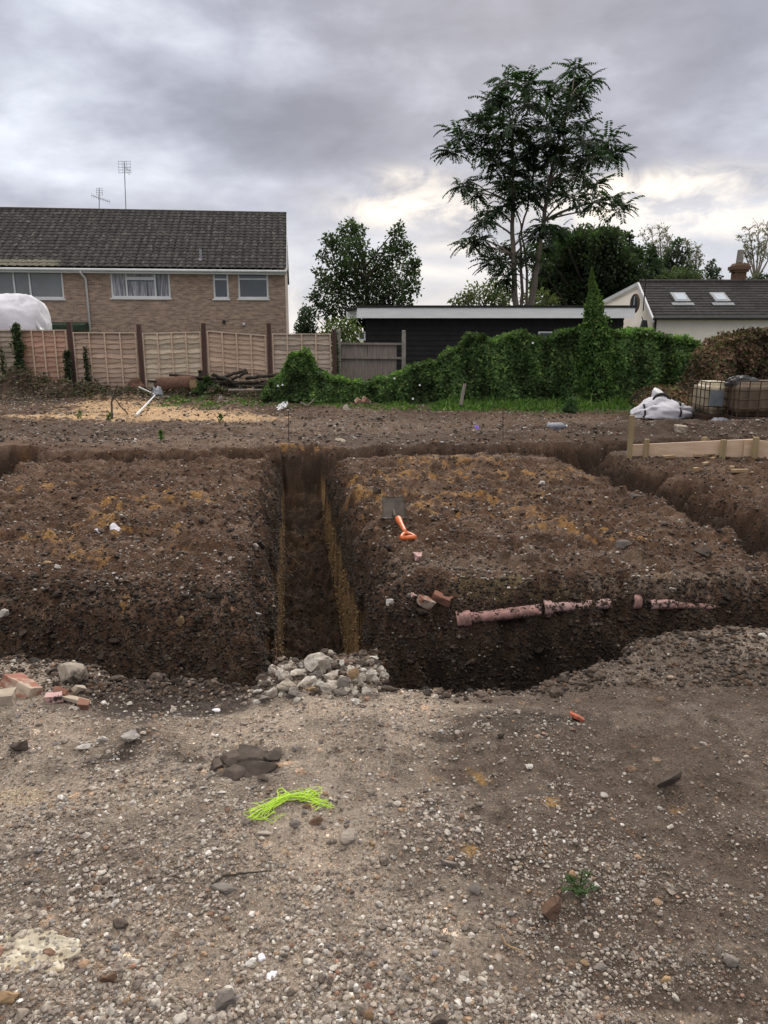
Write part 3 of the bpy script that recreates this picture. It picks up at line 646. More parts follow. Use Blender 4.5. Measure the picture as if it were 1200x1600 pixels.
        fr = z.build('window', 'white_upvc', t, local=True)
        w.build('pane', 'dull_glass' if cur == 'dull' else 'glass', fr, local=True)
        s_ = MB(); s_.bx(x0 - .05, x1 + .05, -.06, .04, za - .06, za - .002); s_.build('sill', 'white_upvc', fr, local=True)
        if cur in ('net', 'blind'):
            c_ = MB()
            if cur == 'net':
                for a, c2, zt, zb2 in ((.03, .24, .03, .94), (.28, .60, .03, .62), (.62, .73, .03, .62), (.80, .97, .03, .94), (.28, .73, .68, .93)): c_.bx(x0 + a * (x1 - x0), x0 + c2 * (x1 - x0), .066, .072, za + zt * (zb - za), za + zb2 * (zb - za))
                c_.build('curtain', 'curtain', fr, local=True)
        r = MB(); r.bx(x0 - .3, x1 + .3, .9, .95, za - .3, zb + .2); r.bx(x0, x1, .3, .9, za - .1, za - .06)
        r.build('room_lining', 'dull_glass', fr, local=True)
    window(wins[0], [(.42, .62, .0, 1)], 'dull'); window(wins[1], [(.25, .76, .0, .73), (.25, .76, .72, 1)], 'net')
    window(wins[2], [(.0, 1, .72, 1)], 'plain'); window(wins[3], [(.0, 1, .73, 1)], 'plain')
    # roof vent pipe with lead slate
    v = L(315, 405); yy = .35
    xv = v[0] * 1.02; s_ = (.35 + .3) / (depth / 2 + .3); zz = zE + s_ * (zr - zE)
    m = MB(); m.tube([(xv, yy, zz), (xv, yy, zz + .45)], [.06, .05], 10); m.box((xv, yy, zz + .05), (.42, .3, .03), (math.atan2(zr - zE, depth / 2 + .3), 0, 0)); m.build('vent_pipe', 'lead', t, local=True)
    # wall lamp, boxes and a lean-to roof low on the wall
    a = L(350, 503); m = MB(); m.box((a[0], -.05, a[1]), (.12, .1, .14)); m.build('wall_lamp', 'black_plastic', t, local=True)
    a = L(381, 506); m = MB(); m.box((a[0], -.03, a[1]), (.1, .06, .1)); m.build('alarm_box', 'white_upvc', t, local=True)
    a = L(72, 506); b_ = L(139, 516); m = MB(); m.box(((a[0] + b_[0]) / 2, -.35, a[1] - .1), (b_[0] - a[0], .7, .22), (.2, 0, 0)); m.build('lean_to_roof', 'green_felt', t, local=True)
    return t, Rc, u, zr, zE, depth
T, Rc, U_, ZR, ZE, TD = terrace()
# aerials stand on the ridge
def aerial(px, py_top, py_bot, Y_, label, kind):
    b = at(px, py_bot, Y_); tp = at(px - (3 if kind else 0), py_top, Y_); k = Y_ / FPX
    t = thing('tv_aerial', b, label, 'aerial', 'aerials on the terrace roof')
    m = MB(); m.tube([b, tp], .022, 6); m.build('mast', 'galv', t)
    m = MB()
    if kind:
        for dz in (-.0, -.12, -.26, -.38, -.5): m.tube([tp + Vector((-.30, 0, dz)), tp + Vector((.30, 0, dz))], .010, 4)
        for dx in (-.28, -.1, .1, .28): m.tube([tp + Vector((dx, 0, .02)), tp + Vector((dx, 0, -.52))], .008, 4)
        m.tube([tp + Vector((0, 0, -.25)), tp + Vector((.35, -.35, -.5))], .014, 5)
        for q in range(4): m.tube([tp + Vector((.05 + q * .09, -.05 - q * .09, -.10 - .07 * q)), tp + Vector((.05 + q * .09, -.05 - q * .09, -.5 - .07 * q))], .007, 4)
    else:
        m.tube([tp + Vector((-.42, .1, -.30)), tp + Vector((.48, -.1, -.62))], .016, 5)
        for q in range(9): 
            c = tp + Vector((-.42, .1, -.30)).lerp(Vector((.48, -.1, -.62)), q / 8); m.tube([c + Vector((0, 0, .10)), c + Vector((0, 0, -.10))], .008, 4)
        for dz in (0, -.1, -.2, -.3): m.tube([tp + Vector((-.15, 0, dz)), tp + Vector((.15, 0, dz))], .010, 4)
        for dx in (-.14, .14): m.tube([tp + Vector((dx, 0, 0)), tp + Vector((dx, 0, -.3))], .008, 4)
    m.build('antenna', 'galv', t)
yr = Rc.y + TD / 2 - 0.4
aerial(197, 252, 334, yr, 'tall television aerial with a grid head on the terrace ridge', 1)
aerial(155, 294, 334, yr, 'short television aerial with two heads on the terrace ridge', 0)

# ------------------------------------------------------------------ lap fence
FY_ = 21.0
def lap_fence():
    posts = [-77, 25, 108, 217, 318, 420, 522]; tops = [512, 505, 503, 507, 505, 505, 515]; bots = [612] * 7
    panel_top = [(517, 517), (517, 519), (521, 522), (521, 521), (522, 521), (523, 517), (519, 517)]
    t = thing('lap_fence', (at(220, 612, FY_).x, FY_, .1), 'brown waney lap panel fence with dark posts in front of the brick terrace', 'fence')
    wp = []
    for i, px in enumerate(posts):
        a = at(px, tops[i], FY_); b = at(px, bots[i], FY_); wp.append(a.x)
        lean = {4: .04, 2: -.02}.get(i, 0)
        m = MB(); m.tube([(a.x - lean, FY_, -.1), (a.x, FY_, a.z)], [.082, .078], 4); m.build('fence_post', 'fence_post', t)
    tints = [(1.0, 1.0, .97), (.98, .74, .66), (1.05, .95, .9), (1.15, 1.17, 1.1), (1.1, .98, .9), (.95, .95, .93)]
    for i in range(6):
        x0, x1 = wp[i] + .085, wp[i + 1] - .085
        zt = at(posts[i], panel_top[i][0], FY_).z; zt2 = at(posts[i + 1], panel_top[i + 1][0], FY_).z
        zb = at(posts[i], 611, FY_).z; rr = random.Random(i * 5 + 1); m = MB(); rows = 12; nx = 16
        tilt = [0, 0, .0, .02, -.06, 0][i]
        for r in range(rows):
            za = zb + r * (zt - zb) / rows - .01; V = []; F = []; ph = rr.uniform(0, 9)
            for k in range(nx + 1):
                s = k / nx; wv = .014 * math.sin(s * 9 + ph) + .010 * math.sin(s * 23 + ph * 2) + rr.uniform(-.004, .004); dzt = tilt * (s - .5) * 2
                top = za + (zt - zb) / rows * 1.2
                yy = FY_ + .02 * rr.uniform(-.3, .3)
                V += [(x0 + s * (x1 - x0), yy - .028, za + wv + dzt), (x0 + s * (x1 - x0), yy + .006, min(top + dzt, zt + dzt)), (x0 + s * (x1 - x0), yy - .016, za + wv + dzt - .001)]
            for k in range(nx): F += [(3 * k, 3 * k + 3, 3 * k + 4, 3 * k + 1), (3 * k + 2, 3 * k + 1, 3 * k + 4, 3 * k + 5), (3 * k, 3 * k + 2, 3 * k + 5, 3 * k + 3)]
            v_ = rr.uniform(.72, 1.2); tt = tints[i]; dk = .8 if r < 2 else 1
            m.add(V, F, (v_ * tt[0] * dk, v_ * tt[1] * dk, v_ * tt[2] * dk))
        p = m.build('fence_panel', 'fence_wood', t)
        for k in range(5):
            xx = x0 + .02 + (x1 - x0 - .04) * k / 4; q = MB(); d = tilt * (k / 4 - .5) * 2; c = (1.35, 1.25, 1.15) if k not in (0, 4) else (1.1, 1, .95)
            q.bx(xx - .018, xx + .018, FY_ - .062, FY_ - .036, zb + d, zt + d + .01, c); q.build('batten', 'fence_wood', p)
        q = MB(); q.box(((x0 + x1) / 2, FY_ - .02, zt + .018), (x1 - x0, .07, .028), (0, -tilt * 2 / (x1 - x0), 0), 1, (1.3, 1.25, 1.2)); q.build('capping', 'fence_wood', p)
lap_fence()
def board_fence():
    Yb = 21.4; a = at(533, 537, Yb); b = at(622, 598, Yb)
    t = thing('board_fence', (a.x, Yb, 0), 'short leaning grey plank fence panel between two concrete posts', 'fence')
    m = MB(); n = 11; w = (b.x - a.x) / n
    for k in range(n):
        sag = -.05 * k / n * 2; g = random.uniform(.75, 1.15)
        m.box((a.x + (k + .5) * w - (.08 if k > 8 else 0) * (k - 8) * .3, Yb + random.uniform(-.006, .006), (a.z + b.z) / 2 - .15 + sag * .3), (w * .97, .02, a.z - b.z + .3), (0, random.uniform(-.006, .02), 0), 1, (g, g, g))
    p = m.build('plank_panel', 'grey_wood', t)
    for z in (a.z - .0, (a.z * .38 + b.z * .62) + .28):
        m = MB(); m.box(((a.x + b.x) / 2 + .06, Yb - .045, z), (b.x - a.x + .2, .05, .055), (0, .008, 0)); m.build('rail', 'grey_wood', p)
    for px, pt in ((529, 515), (631, 516)):
        c = at(px, pt, Yb - .1); m = MB(); m.box((c.x, Yb - .1, c.z / 2), (.12, .12, c.z), None, .9); m.build('concrete_post', 'concrete', t, bevel=.02)
board_fence()

# ------------------------------------------------------------------ black flat-roofed building
def shed():
    Ys = 27.0; a = at(558, 480, Ys); b = at(992, 481, Ys); zt = a.z; zf = at(700, 497, Ys).z
    t = thing('black_shed', (a.x, Ys, 0), 'long black boarded flat-roofed building with a white fascia behind the hedge', 'building')
    xw1 = at(973, 520, Ys + .4).x; xw0 = at(571, 520, Ys + .4).x; y0 = Ys + .4; yb = Ys + 6.5
    w1 = (at(564, 517, y0).x, at(572, 535, y0)); 
    m = MB(); nb = 16; zb0 = -.2; hgt = zt - .08 - zb0
    # horizontal shiplap boards on front and ends
    def side(fn):
        for r in range(nb):
            za = zb0 + hgt * r / nb; zc = zb0 + hgt * (r + 1) / nb
            m.add([fn(0, .022, za), fn(1, .022, za), fn(1, .0, zc), fn(0, .0, zc), fn(0, 0, za), fn(1, 0, za)], [(0, 1, 2, 3), (0, 4, 5, 1)])
    side(lambda s, o, z: (xw0 + s * (xw1 - xw0), y0 - o, z)); side(lambda s, o, z: (xw0 - o, yb + s * (y0 - yb), z)); side(lambda s, o, z: (xw1 + o, y0 + s * (yb - y0), z))
    m.bx(xw0, xw1, yb - .1, yb, zb0, zt - .1)
    m.build('wall', 'black_board', t)
    m = MB(); m.bx(a.x - .42, b.x, Ys, yb + .3, zt - .10, zt - .02); m.build('roof', 'felt', t)
    m = MB(); m.bx(a.x - .02, b.x + .02, Ys - .06, yb + .3, zt - .018, zt + .06); m.build('roof_edge', 'felt', t)
    m = MB(); m.bx(a.x, b.x, Ys - .03, Ys - .002, zf, zt - .02); m.build('fascia', 'white_board', t)
    m = MB(); L0 = at(541, 485, Ys + 1.6)
    m.add([(a.x, Ys - .03, zf), (a.x, Ys - .03, zt - .02), (L0.x, Ys + 1.6, zt - .02), (L0.x, Ys + 1.6, zf), (a.x + .03, Ys, zf), (a.x + .03, Ys, zt - .02), (L0.x + .03, Ys + 1.62, zt - .02), (L0.x + .03, Ys + 1.62, zf)], [(0, 1, 2, 3), (4, 7, 6, 5), (0, 4, 5, 1), (3, 2, 6, 7), (1, 5, 6, 2), (0, 3, 7, 4)])
    m.build('side_fascia', 'white_board', t)
    for x0, y0_, x1, y1 in ((560, 518, 571, 532), (841, 518, 867, 532)):
        p = at(x0, y0_, y0 - .06); q = at(x1, y1, y0 - .06); f = .05
        m = MB(); m.bx(p.x, q.x, y0 - .08, y0 - .03, p.z - f, p.z); m.bx(p.x, q.x, y0 - .08, y0 - .03, q.z, q.z + f); m.bx(p.x, p.x + f, y0 - .08, y0 - .03, q.z + f, p.z - f); m.bx(q.x - f, q.x, y0 - .08, y0 - .03, q.z + f, p.z - f)
        w = m.build('window', 'white_upvc', t); g = MB(); g.bx(p.x + .01, q.x - .01, y0 - .05, y0 - .045, q.z + .01, p.z - .01); g.build('pane', 'glass', w)
shed()

# ------------------------------------------------------------------ cream bungalow
def bungalow():
    Yf = 33.0; e0 = at(1020, 493, Yf); ex = at(1320, 496, Yf + 1.2); ze = e0.z
    rg = at(995, 442, Yf + 3.0); zr = rg.z; xL = e0.x; x9 = xL + 13
    t = thing('cream_bungalow', (e0.x, Yf, 0), 'cream rendered bungalow with dark roof and two roof windows at the right', 'house')
    yb = Yf + 6.0; sk = -1.0   # gable end faces partly toward the left: its far corner lies further left
    fl = Vector((xL, Yf, 0)); bl = Vector((xL - 2.3, yb, 0)); ap = Vector((at(998, 446, Yf + 3).x, Yf + 3, zr))
    m = MB()
    v = [(xL, Yf, -.2), (x9, Yf, -.2), (x9, Yf, ze), (xL, Yf, ze), (bl.x, yb, -.2), (bl.x, yb, ze), (ap.x, ap.y, ap.z - .05), (x9, yb, -.2), (x9, yb, ze), (x9, Yf + 3, zr - .05)]
    m.add(v, [(0, 1, 2, 3), (4, 0, 3, 6, 5), (1, 7, 8, 9, 2), (7, 4, 5, 8)]); m.build('wall', 'render_cream', t)
    m = MB(); o = .12
    n_rows = 14; A = Vector((xL + .02, Yf - .2, ze - .08)); B = Vector((ap.x + .02, ap.y, zr + .04)); n = 60
    for r in range(n_rows):
        s0, s1 = r / n_rows, (r + 1) / n_rows; p0 = A.lerp(B, s0); p1 = A.lerp(B, s1); c = random.uniform(.8, 1.15)
        for k in range(26):
            xa = k / 26; xb = (k + 1) / 26; g = random.uniform(.75, 1.2) * .05
            m.add([(p0.x + (x9 + .2 - p0.x) * xa, p0.y, p0.z + .03), (p0.x + (x9 + .2 - p0.x) * xb, p0.y, p0.z + .03), (p1.x + (x9 + .2 - p1.x) * xb, p1.y, p1.z), (p1.x + (x9 + .2 - p1.x) * xa, p1.y, p1.z), (p0.x + (x9 + .2 - p0.x) * xa, p0.y, p0.z - .02), (p0.x + (x9 + .2 - p0.x) * xb, p0.y, p0.z - .02)], [(0, 1, 2, 3), (0, 4, 5, 1)], (g, g * .95, g * .95))
    m.add([(B.x, B.y, B.z), (x9 + .2, B.y, B.z), (x9 + .2, yb + .3, ze - .1), (bl.x - .1, yb + .3, ze - .1)], [(0, 3, 2, 1)], (.05, .045, .045))
    rf = m.build('roof', 'roof_tile', t)
    m = MB(); m.tube([(B.x, B.y, B.z + .02), (x9 + .2, B.y, B.z + .02)], .09, 8, (.06, .055, .05)); m.build('ridge_tiles', 'roof_tile', rf)
    # bargeboards following the gable
    for P, Q in ((Vector((xL + .0, Yf - .22, ze - .12)), Vector((ap.x - .02, ap.y - .1, zr + .02))), (Vector((bl.x - .35, yb + .2, ze - .25)), Vector((ap.x - .02, ap.y - .1, zr + .02)))):
        m = MB(); d = Vector((-.10, -.05, 0)); h_ = Vector((0, 0, -.17))
        m.add([P, Q, Q + h_, P + h_, P + d, Q + d, Q + h_ + d, P + h_ + d], [(0, 1, 2, 3), (4, 7, 6, 5), (0, 4, 5, 1), (3, 2, 6, 7), (0, 3, 7, 4), (1, 5, 6, 2)]); m.build('bargeboard', 'white_upvc', t)
    m = MB(); m.tube([(xL - .05, Yf - .26, ze - .12), (x9, Yf - .26, ze - .12)], .06, 8); m.build('gutter', 'black_plastic', t)
    m = MB(); m.tube([(xL + .05, Yf - .26, ze - .15), (xL + .12, Yf - .06, ze - .4), (xL + .12, Yf - .06, 0)], .05, 8); m.build('downpipe', 'black_plastic', t)
    sl = (B - A).normalized(); nn = Vector((0, -sl.z, sl.y)).normalized(); tilt = math.atan2(sl.z, sl.y)
    for px, py in ((1062, 467), (1124, 467)):
        c = plane_hit(px, py, A, nn) + nn * .06
        m = MB(); m.box(c, (.66, .88, .10), (tilt, 0, 0)); w = m.build('roof_window', 'galv', t)
        m = MB(); m.box(c + nn * .055, (.44, .60, .012), (tilt, 0, 0)); m.build('pane', 'roof_glass', w)
        m = MB(); m.box(c - sl * .60 - nn * .02, (.95, .26, .03), (tilt, 0, 0)); m.build('flashing', 'lead', w)
    # round brick ringed window in the gable
    gv = (bl - fl).normalized(); gn = Vector((-gv.y, gv.x, 0)); gn = gn if gn.y < 0 or gn.x < 0 else -gn
    c = plane_hit(993, 474, fl, gn) + gn * .03
    def ring(rx, rz, n=20): return [c + gv * rx * math.cos(2 * math.pi * k / n) + Vector((0, 0, rz * math.sin(2 * math.pi * k / n))) for k in range(n + 1)]
    m = MB(); m.tube(ring(.25, .37), .055, 6); w = m.build('brick_ring', 'stone_brown', t)
    m = MB(); pts = [p + gn * .03 for p in ring(.2, .32)]; m.add(pts[:-1], [tuple(range(20))]); m.build('pane', 'glass', w)
    m = MB(); m.tube(ring(.19, .30), .03, 6); m.tube([c + Vector((0, 0, -.3)) + gn * .05, c + Vector((0, 0, .3)) + gn * .05], .02, 4); m.build('frame', 'white_upvc', w)
    q = plane_hit(1010, 506, fl, gn) + gn * .12; m = MB(); m.box(q, (.3, .2, .3), None, .6); m.tube([q, q + Vector((-.1, .1, .3))], .02, 5); m.build('wall_lantern', 'black_plastic', t)
    q = plane_hit(1008, 486, fl, gn) + gn * .1; m = MB(); m.tube([q, q + Vector((0, 0, 1.3))], .025, 6); m.tube([q + Vector((-.12, 0, .9)), q + Vector((.12, 0, 1.2))], .012, 4); m.build('aerial_mast', 'iron', t)
    # chimney
    c = at(1153, 441, Yf + 3.2); m = MB(); m.box((c.x, c.y, c.z + .10), (.52, .44, .7)); m.box((c.x, c.y, c.z + .50), (.66, .56, .12)); m.box((c.x, c.y, c.z + .62), (.78, .66, .16)); m.box((c.x, c.y, c.z + .77), (.64, .54, .12), None, .8); ch = m.build('chimney', 'stone_brown', t)
    m = MB(); m.tube([(c.x - .02, c.y, c.z + .86), (c.x - .02, c.y, c.z + 1.42)], [.16, .13], 12); m.build('chimney_pot', 'concrete', ch)
bungalow()

# ------------------------------------------------------------------ foliage tools
def leaf_quads(P, D, Nn, L, W, cols, name, mat_='leaf', parent=None):
    """diamond leaves: base P, along D, normal Nn"""
    n = len(P); S = np.cross(D, Nn); S /= np.linalg.norm(S, axis=1)[:, None] + 1e-9
    L = np.broadcast_to(L, n)[:, None]; W = np.broadcast_to(W, n)[:, None]
    Nn = Nn / (np.linalg.norm(Nn, axis=1)[:, None] + 1e-9)
    v = np.stack([P, P + D * L * .45 + S * W * .5 + Nn * W * .12, P + D * L, P + D * L * .45 - S * W * .5 + Nn * W * .12], 1).reshape(-1, 3)
    f = np.arange(n * 4).reshape(n, 4); f = np.concatenate([f[:, [0, 1, 2]], f[:, [0, 2, 3]]])
    return np_obj(name, v, f, np.repeat(cols, 4, 0), mat_, parent)
def unit(a): return a / (np.linalg.norm(a, axis=1)[:, None] + 1e-9)
def gcol(n, base, var=.35, light=None, lf=.15):
    c = np.array(base)[None] * rng.uniform(1 - var, 1 + var, (n, 1)) * rng.uniform(.92, 1.08, (n, 3))
    if light is not None:
        k = rng.random(n) < lf; c[k] = np.array(light) * rng.uniform(.7, 1.2, (k.sum(), 1))
    return c
def bez(a, b, c, n=8):
    return [(a * (1 - t) ** 2 + b * 2 * t * (1 - t) + c * t * t) for t in [i / (n - 1) for i in range(n)]]

def big_tree():
    Y0 = 29.0; base = at(820, 560, Y0); base.z = 0
    t = thing('tall_tree', base, 'tall airy tree with drooping feathery leaves and pale twin trunks behind the black building', 'tree')
    trunks = [[(806, 600), (805, 478), (803, 420), (801, 350), (803, 290), (800, 230), (795, 165)], [(826, 600), (829, 478), (837, 430), (843, 390), (851, 330), (862, 270), (875, 210), (893, 150)],
              [(812, 600), (815, 470), (815, 420), (812, 370), (822, 330), (833, 280), (840, 210)], [(822, 600), (824, 440), (818, 380), (812, 340), (786, 270), (765, 240)]]
    ms = MB(); nodes = []
    for q, tr in enumerate(trunks):
        pts = [at(px, py, Y0 + (q - 1) * .35) for px, py in tr]; pts[0].z = 0
        fine = []
        for i in range(len(pts) - 1):
            for s in range(4): fine.append(pts[i].lerp(pts[i + 1], s / 4) + Vector((random.uniform(-.03, .03), random.uniform(-.05, .05), 0)))
        fine.append(pts[-1]); n = len(fine); r0 = [.13, .145, .075, .06][q]
        ms.tube(fine, [r0 * (1 - .88 * i / n) for i in range(n)], 8); nodes += [(p, i / n) for i, p in enumerate(fine) if i > n * .28]
    ms.build('trunk', 'bark_mid', t, smooth=True)
    cl = [(790,130,22),(820,133,20),(767,157,20),(740,190,18),(717,213,18),(707,237,15),(750,230,20),(787,163,24),(827,163,22),(800,197,26),(773,213,24),(900,108,15),(880,140,20),(913,130,18),(860,167,22),(897,167,20),(910,195,14),(853,197,24),(840,230,24),(807,247,26),(873,220,20),(917,223,18),(950,222,17),(965,240,14),(927,247,20),(887,253,24),(773,250,22),(787,282,20),(827,280,26),(867,280,24),(913,277,20),(930,290,15),(722,290,15),(742,303,12),(827,313,20),(787,322,17),(893,310,20),(927,318,17),(955,312,14),(967,328,12),(753,347,15),(773,333,17),(853,353,17),(873,360,14),(840,367,14),(735,382,14),(752,375,12),(780,390,17),(793,413,15),(773,410,14),(787,433,15),(820,400,15),(847,387,15),(810,215,24),(835,255,24),(868,245,22),(760,190,22),(800,300,20),(850,300,22),(905,150,14),(845,140,14)]
    br = MB(); P = []; D = []; Nn = []; LL = []; CC = []; rp = MB()
    for (px, py, rad) in cl:
        yy = Y0 + random.gauss(0, .9); c = at(px, py, yy); rw = rad * 30 / FPX
        below = [(p, s) for p, s in nodes if p.z < c.z - .25] or nodes[:1]
        p0, s0 = min(below, key=lambda q: (q[0] - c).length + .35 * abs(q[0].z - (c.z - 1.2)))
        mid = p0.lerp(c, .5) + Vector((0, 0, .25)); pts = bez(p0, mid, c, 7); r0 = .055 * (1 - .5 * s0)
        br.tube(pts, [r0 * (1 - .8 * i / 6) for i in range(7)], 5, cap=False)
        nf = int(10 + rad * 1.15)
        for k in range(nf):
            a = random.uniform(0, 2 * math.pi); el = random.uniform(-.35, .95); d = Vector((math.cos(a) * math.cos(el), math.sin(a) * math.cos(el), math.sin(el)))
            st = c + d * rw * random.uniform(.0, .65); lf = random.uniform(.38, .80); s_ = [st]; dd = d.copy(); dr_ = random.uniform(-.20, -.06)
            for i in range(9):
                dd = (dd + Vector((0, 0, dr_))).normalized(); s_.append(s_[-1] + dd * lf / 9)
            if k % 3 == 0: br.tube([c, st], [.012, .006], 3, cap=False)
            tone = random.uniform(.6, 1.35)
            for i in range(1, 10):
                tang = (s_[i] - s_[i - 1]).normalized(); sd = tang.cross(Vector((0, 0, 1)));
                sd = sd.normalized() if sd.length > .01 else Vector((1, 0, 0))
                for sg in (-1, 1):
                    dr = (sd * sg + tang * .45 + Vector((0, 0, -.45 + random.uniform(-.25, .25)))).normalized()
                    P.append(s_[i][:]); D.append(dr[:]); Nn.append((tang.cross(dr) * sg)[:]); LL.append(.185 * lf / .6 * (1 - .04 * i) * random.uniform(.8, 1.15)); CC.append(tone)
    br.build('branches', 'bark_mid', t, smooth=True)
    P, D, Nn, LL, CC = map(np.array, (P, D, Nn, LL, CC)); cols = np.array([(.025, .046, .020)]) * (CC * rng.uniform(.75, 1.25, len(CC)))[:, None]
    leaf_quads(P, D, Nn, LL, LL * .46, cols, 'crown', 'leaf', t)
big_tree()

def clump_tree(name, label, Y0, trunkpx, clusters, leaf, n_per, base, light=None, group=None, cat='tree', droop=.0, bark='bark_dark', rtr=.16, dz=1.0, var=.4, ymul=1.0, limbs=True):
    b = at(trunkpx[0], trunkpx[1], Y0); b.z = 0
    t = thing(name, b, label, cat, group)
    cs = [(at(px, py, Y0 + random.gauss(0, dz)), r * Y0 / FPX) for px, py, r in clusters]
    top = max(c.z for c, _ in cs); m = MB()
    tp = at(trunkpx[2], trunkpx[3], Y0)
    pts = [b.lerp(tp, i / 9) + Vector((random.uniform(-.06, .06), 0, 0)) for i in range(10)]; m.tube(pts, [rtr * (1 - .8 * i / 9) for i in range(10)], 7)
    if limbs:
        for c, r in cs:
            low = [p for p in pts if p.z < c.z] or pts[:1]; p0 = min(low, key=lambda p: abs((c.z - p.z) - (c - p).xy.length * 1.1))
            m.tube(bez(p0, p0.lerp(c, .5) + Vector((0, 0, .15)), c, 6), [rtr * .32 * (1 - .8 * i / 5) for i in range(6)], 5, cap=False)
    m.build('trunk', bark, t, smooth=True)
    Ps = []; Rr = []
    for c, r in cs:
        n = max(40, int(4.2 * n_per * (r / 1.0) ** 2)); d = unit(rng.normal(size=(n, 3))); rad = r * rng.random((n, 1)) ** .38 * (1 + .22 * rng.normal(size=(n, 1)))
        Ps.append(np.array(c) + d * rad * np.array([1, ymul, .85])); Rr.append(d)
    P = np.concatenate(Ps); O = np.concatenate(Rr); n = len(P)
    D = unit(O + rng.normal(size=(n, 3)) * .7 + np.array([0, 0, -droop])); Nn = unit(rng.normal(size=(n, 3)) + np.array([0, 0, .8]))
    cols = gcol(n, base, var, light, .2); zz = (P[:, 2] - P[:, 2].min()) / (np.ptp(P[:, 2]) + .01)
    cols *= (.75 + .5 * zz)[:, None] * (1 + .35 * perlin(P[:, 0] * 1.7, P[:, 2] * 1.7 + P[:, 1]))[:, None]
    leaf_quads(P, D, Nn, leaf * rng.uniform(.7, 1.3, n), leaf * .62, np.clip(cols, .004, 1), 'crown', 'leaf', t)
    return t
clump_tree('broadleaf_tree', 'dark round-crowned tree with twin lobes between the brick terrace and the black building', 33, (572, 600, 572, 420),
  [(545,365,16),(530,385,18),(555,390,20),(515,375,11),(560,360,10),(620,368,13),(612,395,18),(632,390,14),(600,425,24),(640,418,14),(560,425,26),(530,420,22),(510,445,18),(495,468,13),(488,490,8),(540,455,26),(580,460,28),(615,455,24),(642,448,14),(648,432,8),(520,485,20),(560,495,22),(600,490,22),(632,475,14),(585,400,10),(505,400,10),(650,410,8),(625,352,6),(548,348,7),(498,425,8)],
  .145, 420, (.040, .060, .030), (.07, .10, .042), dz=.8)
clump_tree('cypress', 'small dark cypress beside the right end of the brick terrace', 30, (478, 560, 478, 490), [(478,484,7),(476,492,10),(478,504,13),(480,516,16),(480,530,17),(470,515,9)], .11, 700, (.035, .055, .03), group=None, dz=.2, limbs=False)
clump_tree('bush', 'low yellow-green bush against the left end of the black building', 25.5, (535, 570, 535, 520), [(518,515,16),(540,512,18),(552,520,14),(530,530,18),(508,530,12),(548,538,14)], .11, 500, (.075, .10, .03), (.12, .15, .05), group=None, cat='bush', dz=.3, limbs=False)
clump_tree('background_bush', 'olive green bush behind the black building left of the tall trunks', 37, (760, 560, 760, 470), [(725,468,12),(745,458,16),(770,455,17),(790,462,15),(710,474,8),(735,478,16),(775,475,18)], .15, 300, (.085, .10, .045), (.13, .14, .06), group=None, cat='bush', dz=.4)
clump_tree('background_bush', 'olive green bush behind the black building right of the tall trunks', 36, (850, 560, 850, 470), [(825,468,12),(845,464,14),(862,472,11),(835,480,14),(852,482,12)], .15, 300, (.08, .10, .045), (.13, .14, .06), group=None, cat='bush', dz=.4)
yew = 'dark dense yew mass rising behind the black building'
clump_tree('yew_tree', yew, 43, (925, 560, 925, 400), [(870,392,20),(895,385,22),(920,378,24),(945,378,22),(880,420,30),(915,415,34),(950,410,32),(975,425,26),(865,450,26),(900,455,34),(940,455,34),(975,455,28),(985,400,18),(845,420,14),(850,395,8),(980,372,8),(905,368,8),(960,365,9),(940,362,6),(880,372,7),(1000,440,18),(842,445,14)],
  .22, 420, (.036, .054, .028), (.06, .085, .038), dz=1.2, rtr=.35)
clump_tree('evergreen_tree', 'slim dark evergreen just right of the yew mass', 45, (1015, 560, 1015, 400), [(1016,388,6),(1015,400,10),(1018,415,14),(1018,435,18),(1020,455,20),(1035,450,16)], .2, 420, (.028, .045, .028), dz=.5, rtr=.2, group=None)
clump_tree('pine_tree', 'tall bluish pine with uneven tiers left of the chimney', 47, (1058, 560, 1058, 380), [(1058,380,7),(1050,395,9),(1068,398,9),(1045,412,11),(1066,416,12),(1055,430,13),(1080,425,10),(1040,435,12),(1085,440,10)], .2, 330, (.05, .065, .05), dz=.5, rtr=.2, group=None)
clump_tree('pine_tree', 'small pine nearest the chimney of the bungalow', 47, (1112, 560, 1112, 410), [(1112,410,4),(1108,420,6),(1118,423,6),(1110,434,9),(1120,438,8)], .18, 330, (.055, .068, .055), dz=.4, rtr=.15, group=None)
clump_tree('hedge_tree', 'grey green bushy tree behind the ridge of the bungalow', 42, (1070, 560, 1070, 430), [(1040,438,14),(1062,432,15),(1085,436,15),(1100,446,10),(1075,448,16),(1050,450,14)], .16, 350, (.07, .09, .05), dz=.4)
clump_tree('hedge_tree', 'small bushes behind the ridge right of the chimney', 44, (1185, 560, 1185, 440), [(1172,438,6),(1185,434,8),(1200,436,9),(1215,432,10)], .16, 350, (.05, .065, .04), dz=.4)
